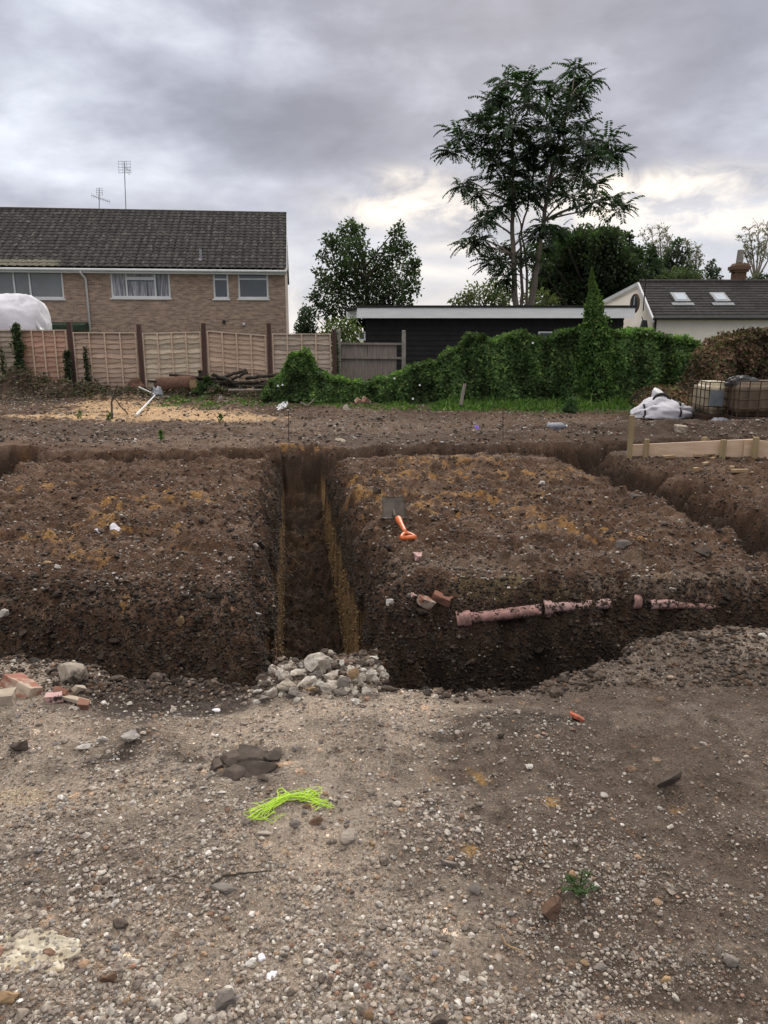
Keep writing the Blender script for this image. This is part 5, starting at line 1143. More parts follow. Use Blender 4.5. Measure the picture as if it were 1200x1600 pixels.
    if a[5] == 'x': continue
    rock(a[0], a[1], a[2], a[3], a[4], a[5], depth=a[6] * 1.2, sink=.22, cuts=11)
# cracked slab of damp earth
def slab():
    g = gp(385, 1190); k = kat(g); t = thing('earth_slab', g, 'cracked dark slab of damp earth on the gravel above the neon string', 'clod')
    for dx, dy, w, d_, hh, rz in ((-.055, .0, .085, .12, .05, .2), (.02, .035, .11, .10, .06, -.1), (.035, -.04, .13, .09, .055, .15), (-.035, -.07, .08, .07, .04, .5), (.095, .015, .06, .10, .045, -.3), (-.10, -.03, .05, .06, .03, .3)):
        v = rock_shape(int(900 + dx * 1000), I3, 9, .35, .7); v[:, 2] = np.clip(v[:, 2], -.5, .45); nn = perlin(v[:, 0] * 4 + dx * 50, v[:, 1] * 4 + v[:, 2]); v = v * (1 + .06 * nn[:, None])
        v = v * np.array([w * .74, d_ * .74, hh * .75]) @ np.array(Matrix.Rotation(rz, 3, 'Z')).T
        P = v + np.array([g.x + dx, g.y + dy, h(g.x + dx, g.y + dy) + hh * .25]); np_obj('slab_piece', P, I3[1], np.ones((len(v), 3)), 'stone_dark', t)
slab()
# rubble heap where the deep trench opens
RUB = [(497, 1033, 42, 44, 'rubble_pale', .8), (425, 1042, 16, 30, 'rubble_pale', .8), (440, 1052, 30, 30, 'rubble_pale', .8), (465, 1047, 28, 26, 'rubble_pale', .8), (448, 1068, 36, 36, 'concrete_dirty', .8), (480, 1060, 30, 28, 'rubble_pale', .8),
       (520, 1050, 28, 30, 'rubble_pale', .8), (535, 1062, 26, 34, 'stone_grey', .8), (555, 1045, 20, 40, 'stone_ochre', .6), (565, 1060, 12, 36, 'rubble_pale', .5), (580, 1050, 18, 22, 'rubble_pale', .8), (575, 1033, 30, 12, 'stone_brown', .6),
       (545, 1033, 28, 12, 'stone_brown', .6), (508, 1070, 34, 22, 'rubble_pale', .8), (485, 1076, 20, 12, 'stone_ochre', .6), (530, 1080, 24, 18, 'stone_grey', .8), (462, 1080, 28, 20, 'stone_grey', .8), (425, 1075, 18, 34, 'rubble_pale', .8), (572, 1078, 20, 18, 'rubble_pale', .8), (548, 1072, 20, 20, 'concrete_dirty', .8), (497, 1052, 24, 22, 'stone_grey', .8), (410, 1090, 22, 14, 'stone_grey', .8), (590, 1060, 14, 22, 'rubble_pale', .8)]
RL = {0: 'tallest rounded lump of pale concrete in the rubble heap at the trench mouth', 1: 'pointed white stone at the left end of the rubble heap', 4: 'large hollowed concrete lump on the left of the rubble heap', 8: 'upright buff stone on the right of the rubble heap',
      9: 'thin white upright stone beside the buff one in the rubble heap', 11: 'right brown brick piece lying on top of the rubble heap', 12: 'left brown brick piece lying on top of the rubble heap', 14: 'small yellow stone at the foot of the rubble heap'}
for i, a in enumerate(RUB):
    g0 = 'rubble lumps heaped at the mouth of the deep trench'
    rock(a[0], a[1], a[2] * 1.15, a[3] * 1.2, a[4], RL.get(i, 'rough pale rubble lump packed in the heap at the mouth of the deep trench'), 'rubble_lump', 500 + i, 'rubble', g0, a[5], sink=.3 if i else .22, cuts=7, rough=.10)
# neon builder's line
def line():
    c = gp(450, 1262); t = thing('string_line', c, 'tangled hank of neon yellow-green builders line on the gravel', 'string'); k = kat(c)
    r = random.Random(4)
    def G(px, py, dz): g = gp(px, py); return Vector((g.x, g.y, g.z + dz))
    ends = [(388, 1284), (392, 1278), (398, 1286), (405, 1274), (390, 1272), (412, 1282), (420, 1280), (396, 1266), (430, 1276), (386, 1280), (410, 1268), (402, 1279)]
    rt = [(518, 1268), (510, 1262), (500, 1248), (494, 1242), (502, 1240), (486, 1240), (470, 1246), (515, 1266)]
    grid = {}
    gx = [G(380 + 10 * i, 1240, 0) for i in range(1)]
    m = MB()
    for q in range(26):
        e = ends[q % 12]; f = rt[q % 8]; p = []
        mid = [(430 + r.uniform(-12, 8), 1262 + r.uniform(-6, 6)), (448 + r.uniform(-5, 5), 1252 + r.uniform(-4, 4)), (470 + r.uniform(-5, 5), 1252 + r.uniform(-4, 3))]
        cps = [(e[0] + r.uniform(-3, 3), e[1] + r.uniform(-3, 3))] + mid + [(f[0] + r.uniform(-2, 2), f[1] + r.uniform(-2, 2))]
        W = [G(x, y, r.uniform(.006, .026)) for x, y in cps]; W[2].z += .003
        # smooth curve and a loop back at the far end
        if q % 3 == 0: W.append(G(cps[-1][0] - 12, cps[-1][1] - 5, .012)); W.append(G(cps[-1][0] - 26, cps[-1][1] + 4, .015))
        if q % 4 == 1: W.insert(0, G(cps[0][0] + 14, cps[0][1] + 3, .008)); W.insert(0, G(cps[0][0] + 34, cps[0][1] - 5, .01))
        pts = []
        for i in range(len(W) - 1):
            p0 = W[max(i - 1, 0)]; p1 = W[i]; p2 = W[i + 1]; p3 = W[min(i + 2, len(W) - 1)]
            for s in range(6):
                u = s / 6; pts.append(.5 * ((2 * p1) + (p2 - p0) * u + (2 * p0 - 5 * p1 + 4 * p2 - p3) * u * u + (3 * p1 - p0 - 3 * p2 + p3) * u ** 3))
        pts.append(W[-1]); pts = [p + Vector((.004 * math.sin(i * .55 + q * 2), .004 * math.cos(i * .47 + q), .002 * math.sin(i + q))) for i, p in enumerate(pts)]; m.tube(pts, .00105, 5, cap=False)
    for cx, cy, rx in ((440, 1243, 7), (487, 1246, 7), (443, 1248, 9)):
        m.tube([G(cx + rx * math.cos(a * .7), cy + rx * .7 * math.sin(a * .7), .014) for a in range(10)], .0015, 5, cap=False)
    o = m.build('strands', 'neon', t)
    for p in (0,):
        pass
line()
def sheet_obj(name, cpx, wpx, hpx, mat_, label, cat, lump=.015, n=26, seed=1, dz=.006, thick=.002):
    g = gp(*cpx); k = kat(g); a = gp(cpx[0], cpx[1] + hpx / 2).y; b = gp(cpx[0], cpx[1] - hpx / 2).y; W = wpx * k; Hh = b - a
    U, V = np.meshgrid(np.linspace(-.5, .5, n), np.linspace(-.5, .5, n)); 
    an = np.arctan2(V, U); rr = np.maximum(np.abs(U), np.abs(V)) * 2; edge = 1 + .28 * perlin(np.cos(an) * 2 + seed, np.sin(an) * 2) 
    s = np.maximum(np.abs(U), np.abs(V)) / (np.sqrt(U * U + V * V) + 1e-9); x = g.x + U * s * W * edge; y = g.y + V * s * Hh * edge
    z = height(x, y) + dz + lump * np.abs(fbm(U * 3 + seed, V * 3, 3, seed)) + lump * .5 * perlin(U * 9, V * 9)
    z -= (rr > .97) * (dz + .004)
    i = np.arange(n * n).reshape(n, n); f = np.stack([i[:-1, :-1], i[:-1, 1:], i[1:, 1:], i[1:, :-1]], -1).reshape(-1, 4)
    o = np_obj(name, np.stack([x, y, z], -1).reshape(-1, 3) - np.array(g), f, np.ones((n * n, 3)), mat_, None, True); o.location = g
    sm = o.modifiers.new('s', 'SOLIDIFY'); sm.thickness = thick; return tag(o, label, cat)
sheet_obj('plastic_film', (45, 1492), 150, 66, 'film', 'dirty yellowish plastic film half buried at the lower left edge', 'plastic sheet', .007, 60, 3, .002, .001)
for lb, c, w, hh, mt in (('upper of two white plastic scraps at the bottom', (409, 1499), 13, 12, 'white_cloth'), ('long lower white plastic scrap at the bottom', (425, 1526), 18, 16, 'white_cloth'), ('longer white scrap beside the yellow sand on the left mound', (180, 826), 18, 5, 'white_cloth'), ('short white scrap left of the longer one on the left mound', (152, 829), 10, 5, 'white_cloth'),
                        ('white scrap in the gravel right of the damp patch', (338, 1111), 14, 5, 'white_cloth'), ('white plastic scrap under the hedge foot at the left of the grass', (441, 633), 14, 14, 'white_cloth'), ('tiny violet scrap on the far gravel', (744, 665), 6, 4, 'purple'), ('pale card scrap lying behind the deep trench', (532, 689), 18, 5, 'mortar_pale')):
    sheet_obj('plastic_scrap' if 'card' not in lb else 'card_scrap', c, w, hh, mt, lb, 'scrap', .003 if c[1] > 800 else .02, 14, int(c[0]), .005, .001)
def stick(name, pts, r, mat_, label, cat, group=None, dz=.01, wob=.0):
    P = []
    for p in pts:
        g = gp(p[0], p[1]); P.append(Vector((g.x, g.y, g.z + (p[2] if len(p) > 2 else dz))))
    fine = []
    for i in range(len(P) - 1):
        for s in range(4): fine.append(P[i].lerp(P[i + 1], s / 4) + Vector([random.uniform(-wob, wob) for _ in range(3)]))
    fine.append(P[-1]); m = MB(); m.tube(fine, [r * (1 - .5 * i / len(fine)) for i in range(len(fine))], 6); o = m.build(name, mat_, None); origin(o, P[0]); return tag(o, label, cat, group)
stick('twig', [(332, 1386), (350, 1374), (375, 1370), (402, 1368), (424, 1366)], .004, 'bark_dark', 'thin dark twig lying above the long flat grey stone', 'twig', wob=.002)
stick('root', [(783, 1467), (790, 1480), (800, 1487), (815, 1490)], .0035, 'stone_ochre', 'pale curled root in the gravel below the broken grey stone', 'root')
stick('root', [(640, 960, .03), (610, 930, .02)], .006, 'bark_dark', 'dark root poking from the shoulder of the trench left of the drain', 'root')
# green weed
def weed():
    g = gp(905, 1400); t = thing('weed', g, 'small feathery green weed beside the brown rusty lump', 'weed'); m = MB(); P = []; D = []
    for q in range(9):
        a = random.uniform(0, 6.28); e = g + Vector((math.cos(a) * .05, math.sin(a) * .04, random.uniform(.02, .06))); pts = bez(Vector(g), g.lerp(e, .5) + Vector((0, 0, .02)), e, 6); m.tube(pts, [.0014] * 6, 4)
        for p in pts[1:]:
            for s in range(6): P.append(p[:]); D.append((random.uniform(-1, 1), random.uniform(-1, 1), random.uniform(-.1, .7)))
    m.build('stem', 'core_dark', t); P = np.array(P); D = unit(np.array(D)); leaf_quads(P, D, unit(rng.normal(size=(len(P), 3)) + np.array([0, 0, 1])), .018, .005, gcol(len(P), (.08, .125, .055), .3), 'leaves', 'leaf', t)
weed()
# ---- timber form, pegs and offcuts
def form():
    Yf = 10.35; A = at(989, 703, Yf); B = at(1178, 700, Yf - .35)
    t = thing('timber_form', (A.x, Yf, h(A.x, Yf)), 'new timber boards nailed on edge to short pegs beside the right trench', 'timber form')
    za, zb = at(990, 695, Yf).z, at(1178, 686, Yf - .35).z; lo = at(990, 713, Yf).z
    def board(P, Q, zl0, zl1, zt0, zt1, th=.03):
        m = MB(); P = Vector(P); Q = Vector(Q); d = Vector((0, th, 0))
        v = [(P.x, P.y, zl0), (Q.x, Q.y, zl1), (Q.x, Q.y, zt1), (P.x, P.y, zt0)]; v += [(x, y + th, z) for x, y, z in v]
        m.add(v, [(0, 1, 2, 3), (5, 4, 7, 6), (4, 0, 3, 7), (1, 5, 6, 2), (3, 2, 6, 7), (4, 5, 1, 0)]); return m.build('board', 'new_timber', t)
    board((A.x, Yf, 0), (B.x, Yf - .35, 0), za - .17, zb - .24, za, zb)
    E = at(1260, 700, Yf - .5); board((B.x + .01, Yf - .37, 0), (E.x, Yf - .75, 0), zb - .25, zb - .30, zb - .01, zb - .04)
    board((at(1163, 700, Yf - .36).x, Yf - .37, 0), (at(1178, 700, Yf - .36).x, Yf - .375, 0), zb - .235, zb - .235, zb - .008, zb - .008, .026)
    for px, pt, pb, dy, w in ((988, 649, 703, -.06, .065), (1011, 686, 708, -.10, .065), (1131, 687, 709, -.32, .07), (1182, 683, 712, -.44, .07), (1101, 683, 690, .03, .07)):
        a = at(px, pt, Yf + dy); b = at(px, pb, Yf + dy); m = MB(); m.box((a.x, a.y, (a.z + b.z - .15) / 2), (w, .05, a.z - b.z + .15), (0, random.uniform(-.02, .02), 0)); m.build('peg', 'peg_timber', t, bevel=.004)
form()
def offcut(px, py, L_, w, th, rz, label, mat_='peg_timber'):
    g = gp(px, py); m = MB(); m.box((0, 0, 0), (L_, w, th)); o = m.build('timber_offcut', mat_, None, bevel=.003); o.location = (g.x, g.y, g.z + th * .45); o.rotation_euler = (random.uniform(-.06, .06), random.uniform(-.08, .08), rz); return tag(o, label, 'offcut')
for a in ((1060, 709, .55, .05, .04, .0, 'longest green-brown timber offcut lying against the form board'), (1080, 712, .42, .05, .035, .05, 'second long timber offcut just below the form board'), (1045, 716, .17, .05, .04, .02, 'short pale block of timber below the long offcuts'),
          (1090, 714, .10, .06, .04, 0, 'small pale timber block under the end of the long offcuts'), (1111, 712, .20, .035, .02, .35, 'thin slanting timber offcut pointing up to the peg'), (1104, 726, .15, .05, .03, .6, 'slanting pale offcut out on the dark soil'),
          (1114, 718, .09, .05, .03, .7, 'small pale offcut end above the slanting one'), (1087, 737, .06, .05, .05, .2, 'little cube of pale timber on the dark soil'), (1143, 733, .06, .05, .04, .7, 'small offcut lying left of the pale bar'),
          (1155, 739, .20, .05, .04, .0, 'pale bar of timber lying nearest the right trench'), (1175, 739, .09, .02, .015, .8, 'thin splinter of timber right of the pale bar')):
    offcut(*a, mat_='cut_wood' if 'pale' in a[6] else 'peg_timber')
# ---- bulk bag with hose ring
def bulkbag():
    g = gp(1040, 655); Yb = 15.4; k = Yb / FPX; c = at(1036, 640, Yb); gz = h(c.x, Yb); t = thing('bulk_bag', (c.x, Yb, gz), 'slumped white bulk bag with black straps below the dry brambles', 'bag')
    n, mm = 72, 36; th, ph = np.meshgrid(np.linspace(0, 2 * np.pi, n), np.linspace(0, np.pi, mm)); x = np.cos(th) * np.sin(ph); y = np.sin(th) * np.sin(ph); z = np.cos(ph)
    prof = np.interp(x, [-1, -.8, -.45, -.15, .1, .35, .6, 1], [.18, .50, .78, .88, .74, .60, .52, .50])
    fold = .11 * fbm(x * 2 + 7, z * 2.5 + y, 4, 501) + .12 * np.abs(fbm(x * 1.4 - z * 2, z * 1.5, 3, 503))
    s = np.sign; X_ = c.x + s(x) * np.abs(x) ** .8 * (.62 + fold); Y_ = Yb + y * (.34 + fold); Z_ = gz + .02 + np.clip(s(z) * np.abs(z) ** .8 * .52 + .12, -.0, 1) * prof * .78 * (1 + fold)
    i = np.arange(n * mm).reshape(mm, n); f = np.stack([i[:-1, :-1], i[1:, :-1], i[1:, 1:], i[:-1, 1:]], -1).reshape(-1, 4)
    np_obj('sack', np.stack([X_, Y_, Z_], -1).reshape(-1, 3), f, np.ones((n * mm, 3)), 'white_cloth', t, True)
    def surf(xx, zz): 
        d2 = (X_ - xx) ** 2 + (Z_ - zz) ** 2 + (Y_ > Yb) * 9; j = np.argmin(d2); return Vector((X_.flat[j], Y_.flat[j] - .012, Z_.flat[j]))
    for dx_, z1_ in ((.25, .50), (-.46, .30)):
        m = MB(); m.tube([surf(c.x + dx_ + .02 * math.sin(q_), gz + z1_ * (1 - q_ / 6)) + Vector((0, -.012, 0)) for q_ in range(7)], .020, 5); m.build('strap', 'black_plastic', t)
    # ring and white bucket bulging from the top
    rc = at(1034, 627, Yb - .18)
    r_ = thing('tyre', rc, 'small black tyre half showing at the mouth of the white bulk bag', 'tyre'); m = MB(); m.tube([rc + Vector((.165 * math.cos(a), .03 * math.sin(a), .14 * math.sin(a))) for a in [2 * math.pi * q / 24 for q in range(25)]], .032, 8, cap=False); m.build('tread', 'rubber', r_, smooth=True)
    bc = at(1029, 616, Yb - .02); m = MB(); m.tube([bc + Vector((-.02, .1, -.16)), bc + Vector((0, .03, .02)), bc + Vector((.01, .02, .05)), bc + Vector((.015, .015, .06))], [.10, .125, .125, .115], 18); o = m.build('bucket', 'white_upvc', None, smooth=True); origin(o, bc); tag(o, 'white rounded bucket sitting on top of the bulk bag', 'bucket')
bulkbag()
# ---- caged tanks
def tank(px0, px1, pyt, pyb, Yt, mat_, label, plate=False):
    a = at(px0, pyt, Yt); b = at(px1, pyb, Yt); W = b.x - a.x; gz = h((a.x + b.x) / 2, Yt); H_ = a.z - gz; Dp = .95
    t = thing('water_tank', ((a.x + b.x) / 2, Yt, gz), label, 'tank', 'caged tanks before the dry hedge')
    bm = bmesh.new(); bmesh.ops.create_cube(bm, size=1)
    for v in bm.verts: v.co = Vector((v.co.x * (W - .08), v.co.y * (Dp - .08), v.co.z * (H_ - .11)))
    bmesh.ops.bevel(bm, geom=bm.edges[:], offset=min(.09, W * .15), segments=3, affect='EDGES'); bmesh.ops.subdivide_edges(bm, edges=[e for e in bm.edges if e.calc_length() > .2], cuts=6, use_grid_fill=True)
    for v in bm.verts: v.co.y += .02 * math.sin(v.co.x * 16); v.co.x += .01 * math.sin(v.co.z * 9)
    me = bpy.data.meshes.new('bottle'); bm.to_mesh(me); bm.free(); me.materials.append(M[mat_]); o = bpy.data.objects.new('bottle', me); C.objects.link(o); o.parent = t; o.location = (0, Dp / 2, .09 + H_ / 2 - .045)
    for p in me.polygons: p.use_smooth = True
    m = MB(); r_ = .011
    x0, x1 = a.x, b.x; y0 = Yt - .02; y1 = Yt + Dp; nb = max(3, int(W / .17)) ; wob = lambda: random.uniform(-.012, .012)
    for q in range(nb + 1):
        xx = x0 + (x1 - x0) * q / nb; d = wob(); m.tube([(xx, y0, gz + .06), (xx + d, y0 + wob(), gz + H_ / 2), (xx + wob(), y0, gz + H_)], r_, 5); m.tube([(xx, y1, gz + .06), (xx, y1, gz + H_)], r_, 5)
    for q in range(5):
        zz = gz + .1 + (H_ - .1) * q / 4; m.tube([(x0, y0 - .015, zz + wob()), ((x0 + x1) / 2, y0 - .015, zz + wob()), (x1, y0 - .015, zz + wob())], r_, 5); m.tube([(x0 - .01, y0, zz), (x0 - .01, y1, zz)], r_, 5); m.tube([(x1 + .01, y0, zz), (x1 + .01, y1, zz)], r_, 5)
    for q in range(1, 5):
        yy = y0 + (y1 - y0) * q / 5; m.tube([(x0, yy, gz + .06), (x0, yy, gz + H_)], r_, 5); m.tube([(x1, yy, gz + .06), (x1, yy, gz + H_)], r_, 5)
    m.build('cage', 'cage_metal', t)
    m = MB(); m.bx(x0 - .02, x1 + .02, y0 - .02, y1, gz + .055, gz + .085)
    for q in range(3): m.bx(x0 + (W - .12) * q / 2, x0 + (W - .12) * q / 2 + .12, y0, y1, gz - .05, gz + .054)
    m.build('pallet', 'cage_metal', t)
    if plate: p = at(1121, 622, Yt - .05); m = MB(); m.box((p.x - .02, Yt - .05, p.z), (.27, .008, .30), (0, .06, 0)); m.build('plate', 'slate_plate', t)
tank(1109, 1152, 597, 660, 14.5, 'cream_plastic', 'cream water tank in a wire cage with a grey plate on its front', True)
tank(1156, 1245, 596, 664, 14.0, 'stained_plastic', 'brown stained water tank in a wire cage cut by the right edge')
def lumps(name, px, py, wpx, hpx, Y0, mat_, label, cat, n=40, seed=0, ysq=.6, lowz=None, amp=.35, sq=1.0):
    c = at(px, py, Y0); k = Y0 / FPX; gz = h(c.x, Y0) if lowz is None else lowz; W = wpx * k / 2; H_ = hpx * k
    th, ph = np.meshgrid(np.linspace(0, 2 * np.pi, n), np.linspace(0, np.pi / 2, n // 2)); x = np.cos(th) * np.sin(ph); y = np.sin(th) * np.sin(ph); z = np.cos(ph)
    x = np.sign(x) * np.abs(x) ** sq; z = z ** sq; amp2 = .05 if sq < 1 else 0
    f_ = 1 + amp * fbm(x * 1.8 + seed, y * 1.8 + z, 4, seed + 3) - amp2 * np.abs(fbm(x * 4 + z * 1.5, z * 1.2 + y, 3, 9)) * 2; P = np.stack([x * W * f_, y * W * ysq * f_, z * H_ * f_ - .03], -1).reshape(-1, 3)
    i = np.arange(n * (n // 2)).reshape(n // 2, n); f = np.stack([i[:-1, :-1], i[1:, :-1], i[1:, 1:], i[:-1, 1:]], -1).reshape(-1, 4)
    o = np_obj(name, P, f, np.ones((len(P), 3)), mat_, None, True); o.location = (c.x, Y0, gz); return tag(o, label, cat)
lumps('plastic_sheeting', 1160, 592, 52, 14, 14.5, 'black_plastic', 'crumpled black sheeting dumped on top of the caged tanks', 'sheeting', 44, 5, .6, at(1160, 599, 14.5).z)
lumps('plastic_debris', 1125, 655, 34, 10, 14.2, 'clear_plastic', 'crushed grey plastic at the foot of the cream tank', 'debris', 30, 8)
def bottle():
    g = gp(869, 672); k = kat(g); L_ = 30 * k; t = thing('plastic_bottle', (g.x, g.y, g.z + .07), 'large empty grey plastic bottle lying on the far gravel', 'bottle'); c = Vector((g.x, g.y, g.z + .065)); m = MB()
    m.tube([c + Vector((x * L_, 0, 0)) for x in (-.5, -.48, -.2, 0, .02, .25, .36, .44, .46, .5)], [.045, .065, .068, .064, .068, .068, .055, .025, .022, .022], 14); m.build('body', 'clear_plastic', t, smooth=True)
    m = MB(); m.tube([c + Vector((L_ * .5, 0, 0)), c + Vector((L_ * .56, 0, 0))], .026, 10); m.build('cap', 'white_upvc', t)
bottle()
# rods, planks and rubbish along the fence
for lb, px, pt, pb in (('tall thin rusty pin standing in the far ground right of centre', 786, 640, 684), ('thin rusty pin standing behind the deep trench', 451, 642, 692)):
    g = gp(px, pb); a = at(px, pt, g.y); m = MB(); m.tube([(g.x, g.y, g.z - .05), (a.x, g.y, a.z)], .006, 6); o = m.build('steel_pin', 'iron', None); origin(o, g); tag(o, lb, 'pin')
def plank_up():
    Yp = 17.0; a = at(727, 600, Yp); b = at(720, 626, Yp); m = MB(); m.tube([(b.x, Yp, b.z - .1), (a.x, Yp + .1, a.z)], [.05, .045], 4); o = m.build('plank', 'grey_wood', None); origin(o, b); tag(o, 'grey broken plank leaning upright in the grass before the hedge', 'plank')
plank_up()
for a in ((562, 632, 'left of the two brick bits in the weeds below the hedge'), (573, 631, 'right of the two brick bits in the weeds below the hedge')):
    brick(a[0], a[1], (.22, .12, .12), (.4, .5, random.random()), 'brick_red', a[2], 'brick_piece', 'brick', .4)
rock(542, 637, 13, 9, 'stone_pale', 'pale lump lying on the earth left of the brick bits by the hedge')
def logs():
    Yl = 20.3; k = Yl / FPX
    def cyl(px0, py0, px1, py1, r, name, mat_, label, dy=0, group=None, end='cut_wood', n=14):
        a = at(px0, py0, Yl); b = at(px1, py1, Yl + dy); t = thing(name, a, label, 'log' if 'log' in name else 'branch', group); m = MB(); pts = [a.lerp(b, i / 8) + Vector((0, random.uniform(-.02, .02), random.uniform(-.02, .02))) for i in range(9)]; m.tube(pts, [r * (1 + random.uniform(-.06, .06)) for _ in pts], n); m.build('bark', mat_, t, smooth=True)
        e = (b - a).normalized(); m = MB(); m.tube([b - e * .01, b + e * .012], r * .9, n); m.tube([a + e * .01, a - e * .012], r * .9, n); m.build('cut_end', end, t); return t
    cyl(250, 602, 302, 600, .21, 'log', 'log_bark', 'thick reddish log lying at the left end of the branch pile', -.35)
    G_ = 'branches and poles piled before the fence'
    for i, (a, lb) in enumerate([((305, 598, 415, 606), 'upper long dark pole of the branch pile'), ((308, 606, 425, 603), 'middle long dark pole of the branch pile'), ((318, 612, 430, 610), 'lowest long dark pole of the branch pile'), ((265, 586, 360, 594), 'thin dark branch reaching left over the thick log'),
                                 ((345, 590, 385, 578), 'short branch rising to the right over the pile'), ((312, 578, 318, 604), 'stubby dark branch standing up at the left of the pile'), ((360, 594, 388, 582), 'second short branch rising right over the pile'), ((330, 600, 405, 596), 'thin top branch lying flat along the pile')]):
        cyl(*a, [.10, .11, .12, .035, .04, .06, .035, .04][i], 'branch', 'bark_dark', lb, random.uniform(-.2, .2), G_, n=8)
    for i in range(16):
        x0 = random.uniform(300, 400); cyl(x0, random.uniform(588, 610), x0 + random.uniform(25, 80) * random.choice((1, 1, -1)), random.uniform(584, 610), random.uniform(.018, .05), 'branch', 'bark_dark', 'dark thin branch tangled in the pile before the fence', random.uniform(-.3, .3), G_, n=6)
    for i, (px, lb) in enumerate(((338, 'left of the three sawn timber ends under the branch pile'), (351, 'middle of the three sawn timber ends under the branch pile'), (391, 'right and largest sawn timber end under the branch pile'))):
        p = at(px, 610, Yl - .3); w = .10 if i < 2 else .2; m = MB(); m.box(p, (w, .5, .09)); o = m.build('timber_end', 'cut_wood', None, bevel=.01); origin(o, p); tag(o, lb, 'timber')
    stick('branch', [(358, 628, .28), (400, 626, .25), (440, 622, .22), (447, 624, .1)], .03, 'grey_wood', 'long pale pole lying in front of the branch pile', 'branch')
logs()
lumps('sack', 212, 606, 34, 22, 20.4, 'log_bark', 'brown slumped sack against the fence left of the thick log', 'sack', 30, 4, .5)
lumps('white_cover', 15, 530, 124, 66, 24.5, 'white_cloth', 'white sheet draped over a rounded shape behind the fence at the left edge', 'sheet', 60, 2, .7, at(20, 528, 24.5).z, .07, .5)
_c = at(66, 512, 24.2); m = MB(); m.box((_c.x, 24.2, _c.z), (.05, .5, .6), (0, -.5, 0)); _o = m.build('cover_pole', 'white_upvc', None); origin(_o, _c); tag(_o, 'white slanting prop at the right end of the draped white sheet', 'prop')
lumps('plastic_bag', 247, 632, 20, 16, 19.3, 'clear_plastic', 'crumpled grey plastic bag among chippings before the fence', 'bag', 30, 6, .7)
stick('white_pipe', [(213, 651, .03), (243, 633, .22)], .028, 'white_upvc', 'lower white plastic pipe slanting from the chippings to the grey bag', 'pipe')
stick('white_pipe', [(218, 620, .25), (243, 626, .15)], .018, 'white_upvc', 'upper thin white pipe above the grey bag', 'pipe')
stick('dead_stick', [(175, 655, 0), (177, 650, .30), (187, 648, .62)], .025, 'bark_dark', 'dark dead stick standing crooked among the chippings', 'stick', wob=.02)
stick('dead_stick', [(200, 650, .05), (182, 646, .30), (172, 644, .42)], .015, 'bark_dark', 'thin side stick crossing the crooked dead stick', 'stick', wob=.02)
lumps('stump', 346, 641, 10, 12, 18.6, 'grey_wood', 'little grey weathered stump in front of the dark shrub', 'stump', 20, 9, .8)
stick('hose', [(470, 632, .05), (480, 637, .04), (490, 632, .10), (497, 622, .2)], .018, 'grey_wood', 'pale bent branch curling in the weeds below the hedge', 'branch')
